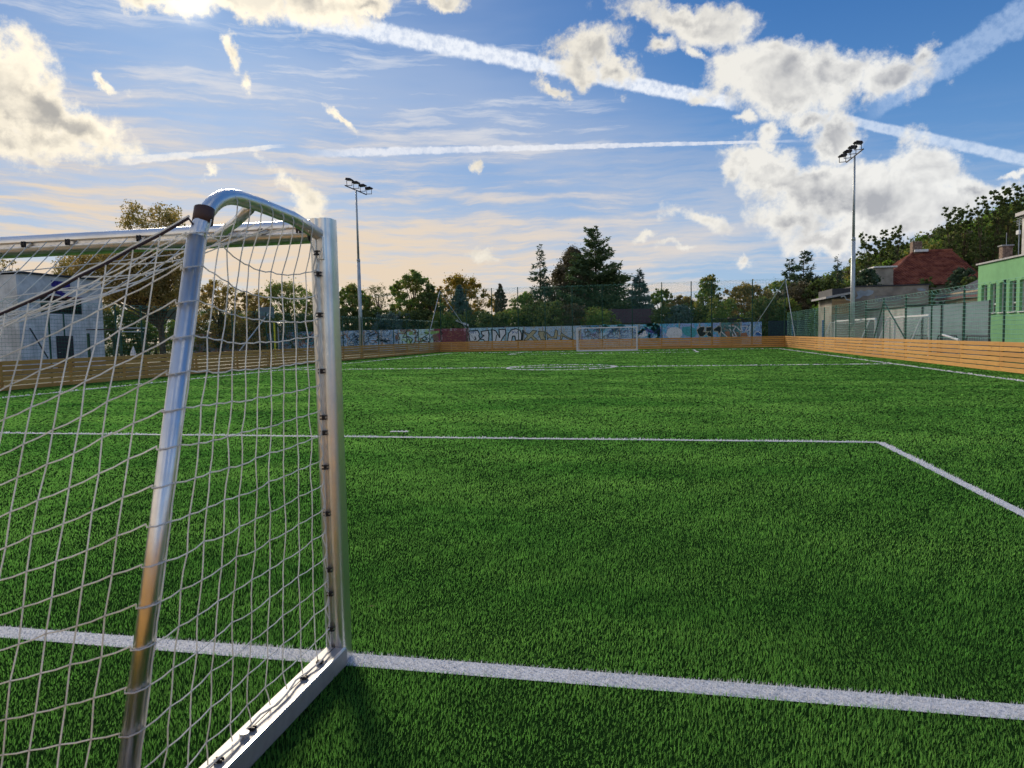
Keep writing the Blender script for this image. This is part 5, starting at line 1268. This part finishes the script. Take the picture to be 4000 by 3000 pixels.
tree('dark evergreen before the red roof, the left one', 3390, 1060, 72, 140, 'b', F4, 79, n=9000, leaf=.25, k=60, base=.03)
tree('dark evergreen covering the right end of the red roof', 3765, 1055, 72, 120, 'b', F4, 80, n=11000, leaf=.25, k=80, base=.03)
tree('dark evergreen before the red roof, small middle one', 3620, 1090, 72, 90, 'b', F2, 81, n=5000, leaf=.22, k=40, base=.03)
tree('bright yellow green treetop left of the red roof', 3470, 1015, 84, 110, 'b', F8, 82, n=6000, leaf=.25, k=40, base=.1)
tree('dark tree between the low house and the green building', 3790, 1085, 66, 90, 'b', F2, 83, n=5000, leaf=.22, k=40, base=.03)
us = [(1350, 1205, F2), (1420, 1212, F2), (1500, 1208, F2), (1530, 1226, F6), (1590, 1222, F2), (1660, 1220, F2), (1730, 1225, F1), (1800, 1235, F2), (1860, 1215, F2), (1930, 1225, F2), (2000, 1210, F1), (2080, 1195, F2), (2150, 1180, F2), (2230, 1190, F10), (2310, 1205, F1), (2340, 1215, F1), (2600, 1205, F2), (2720, 1190, F2), (2820, 1170, F1), (2990, 1165, F2), (3060, 1170, F1)]
for k, (u, v, f) in enumerate(us):
    nx_ = us[k][0]
    side = 'behind the graffiti wall, bush number %d counted from the left mast' % (k+1)
    words = ['first', 'second', 'third', 'fourth', 'fifth', 'sixth', 'seventh', 'eighth', 'ninth', 'tenth', 'eleventh', 'twelfth', 'thirteenth', 'fourteenth', 'fifteenth', 'sixteenth', 'seventeenth', 'eighteenth', 'nineteenth', 'twentieth', 'last'][k]
    tree('dense bush rising behind the graffiti wall, %s from the left mast' % words, u, v, 77.5+(k % 3)*1.6, 135, 'b', f, 100+k, name='bush', n=5600, leaf=.2, k=56, base=.0, trunk=.08, shape=lambda t: 1.1-.5*t*t, group='bushes behind the graffiti wall')
# ------------------------------------------------------------------ hill with wood
nx_, ny_ = 70, 60; xs = np.linspace(10, 330, nx_); ys = np.linspace(50, 330, ny_)
Xg, Yg = np.meshgrid(xs, ys, indexing='ij'); Zg = hill_h(Xg, Yg)-.06
V = np.stack([Xg, Yg, Zg], 2).reshape(-1, 3); ii, jj = np.meshgrid(np.arange(nx_-1), np.arange(ny_-1), indexing='ij'); a_ = (ii*ny_+jj).ravel()
Fq = np.stack([a_, a_+ny_, a_+ny_+1, a_+1], 1)
link('hill', np_mesh('hill', V, Fq, M['ground'], 4), kind='structure')
def hill_wood():
    r = np.random.default_rng(77); mats_ = [F1, F2, F8, F10]; acc = [[] for _ in mats_]; tb = MB(); cnt = 0
    for _ in range(5200):
        dep = r.uniform(90, 130); u = r.uniform(3120, 4420); x_, y_ = dep/F*(u-2000), dep
        x, y = x_*CR.x+y_*FW.x, x_*CR.y+y_*FW.y
        if cnt > 330: break
        g = float(hill_h(x, y))
        H = r.uniform(4.6, 6.4); Wd = r.uniform(4.5, 7); k = int(r.integers(26, 38))
        th = r.uniform(0, 6.28, k); q = np.sqrt(r.random(k)); zz = r.uniform(.05, 1., k); e = np.sin(np.pi*np.clip(.15+zz*.8, 0, 1))**.6
        C = np.stack([x+Wd/2*q*e*np.cos(th), y+Wd/2*q*e*np.sin(th), g+H*zz], 1); R = r.uniform(.45, 1.25, k)
        mi = int(r.choice(4, p=[.42, .2, .2, .18])); acc[mi].append(leaf_cloud(C, R, 1150, .34, .8, r)); cnt += 1
        if r.random() < .35: tb.tube([(x, y, g-.3), (x+r.uniform(-.4, .4), y, g+H*.8)], [.16, .06], 4, False)
    t = thing('hillside_wood', 'mass of mixed green trees covering the hill on the right', 'wood', (0, 0, 0)); t['kind'] = 'stuff'
    for mi, m in enumerate(mats_): o = link('foliage', tri_mesh('foliage', acc[mi], m), t); o['kind'] = 'stuff'
    o = tb.build('trunks', M['bark_pale'], t); o['kind'] = 'stuff'
    print('wood trees', cnt)
hill_wood()
def hill_pine(label, u, v, Y, wpx, seed, h=9.):
    p = atY(u, v, Y); g = float(hill_h(p.x, Y)); h = max(5., p.z-g); dep = (Vector(p)-CAMP).dot(FW); Wd = wpx/F*dep
    t = thing('pine', label, 'tree', (p.x, Y, p.z-h), 'pines on the hill crest'); r = np.random.default_rng(seed)
    parts, tb = broad(h, Wd, n=4200, leaf=.26, trunk=.16, base=.36, k=34, seed=seed, shape=lambda t: .55+.6*math.sin(t*2.6)-.35*t)
    link('crown', tri_mesh('crown', parts, F2), t); tb.build('trunk', M['bark'], t)
for k, (lab, u, v, Y, w_) in enumerate((('lone pine on the skyline right of the right mast, leftmost of the hill pines', 3392, 925, 100, 85), ('thin pine on the skyline, second of the hill pines from the mast', 3455, 908, 102, 60), ('pine with a wind-swept top, third of the hill pines from the mast', 3505, 895, 100, 80),
     ('small pine where the skyline begins to climb, mid-slope', 3712, 820, 112, 75), ('pale thin pine on the climbing skyline', 3770, 812, 114, 80), ('tall dark pine high on the hill skyline, left of the top group', 3835, 776, 110, 70),
     ('dark pine in the top group on the hill skyline, left one', 3895, 738, 110, 80), ('dark pine in the top group on the hill skyline, highest one', 3945, 725, 110, 85), ('dark pine at the right edge on top of the hill', 3996, 735, 110, 80))):
    hill_pine(lab, u, v, Y, w_, 200+k)
tree('small dark conifer sapling top right of the tall mast', 3272, 1002, 96, 60, 'c', F4, 84, name='pine', n=3000, sparse=.35, ragged=.5, power=.8)
# grass verge in front of the green building, far ground cover
mb = MB(); mb.quad((11.2, 15, -.012), (60, 15, -.012), (60, 72, -.012), (11.2, 72, -.012)); mb.build('verge', simple('mown_grass', (.045, .12, .02), .95, 0, .3, 2.), kind='structure')
print('objects', len(bpy.data.objects), 'tris', sum(len(o.data.polygons) for o in bpy.data.objects if o.type == 'MESH'))
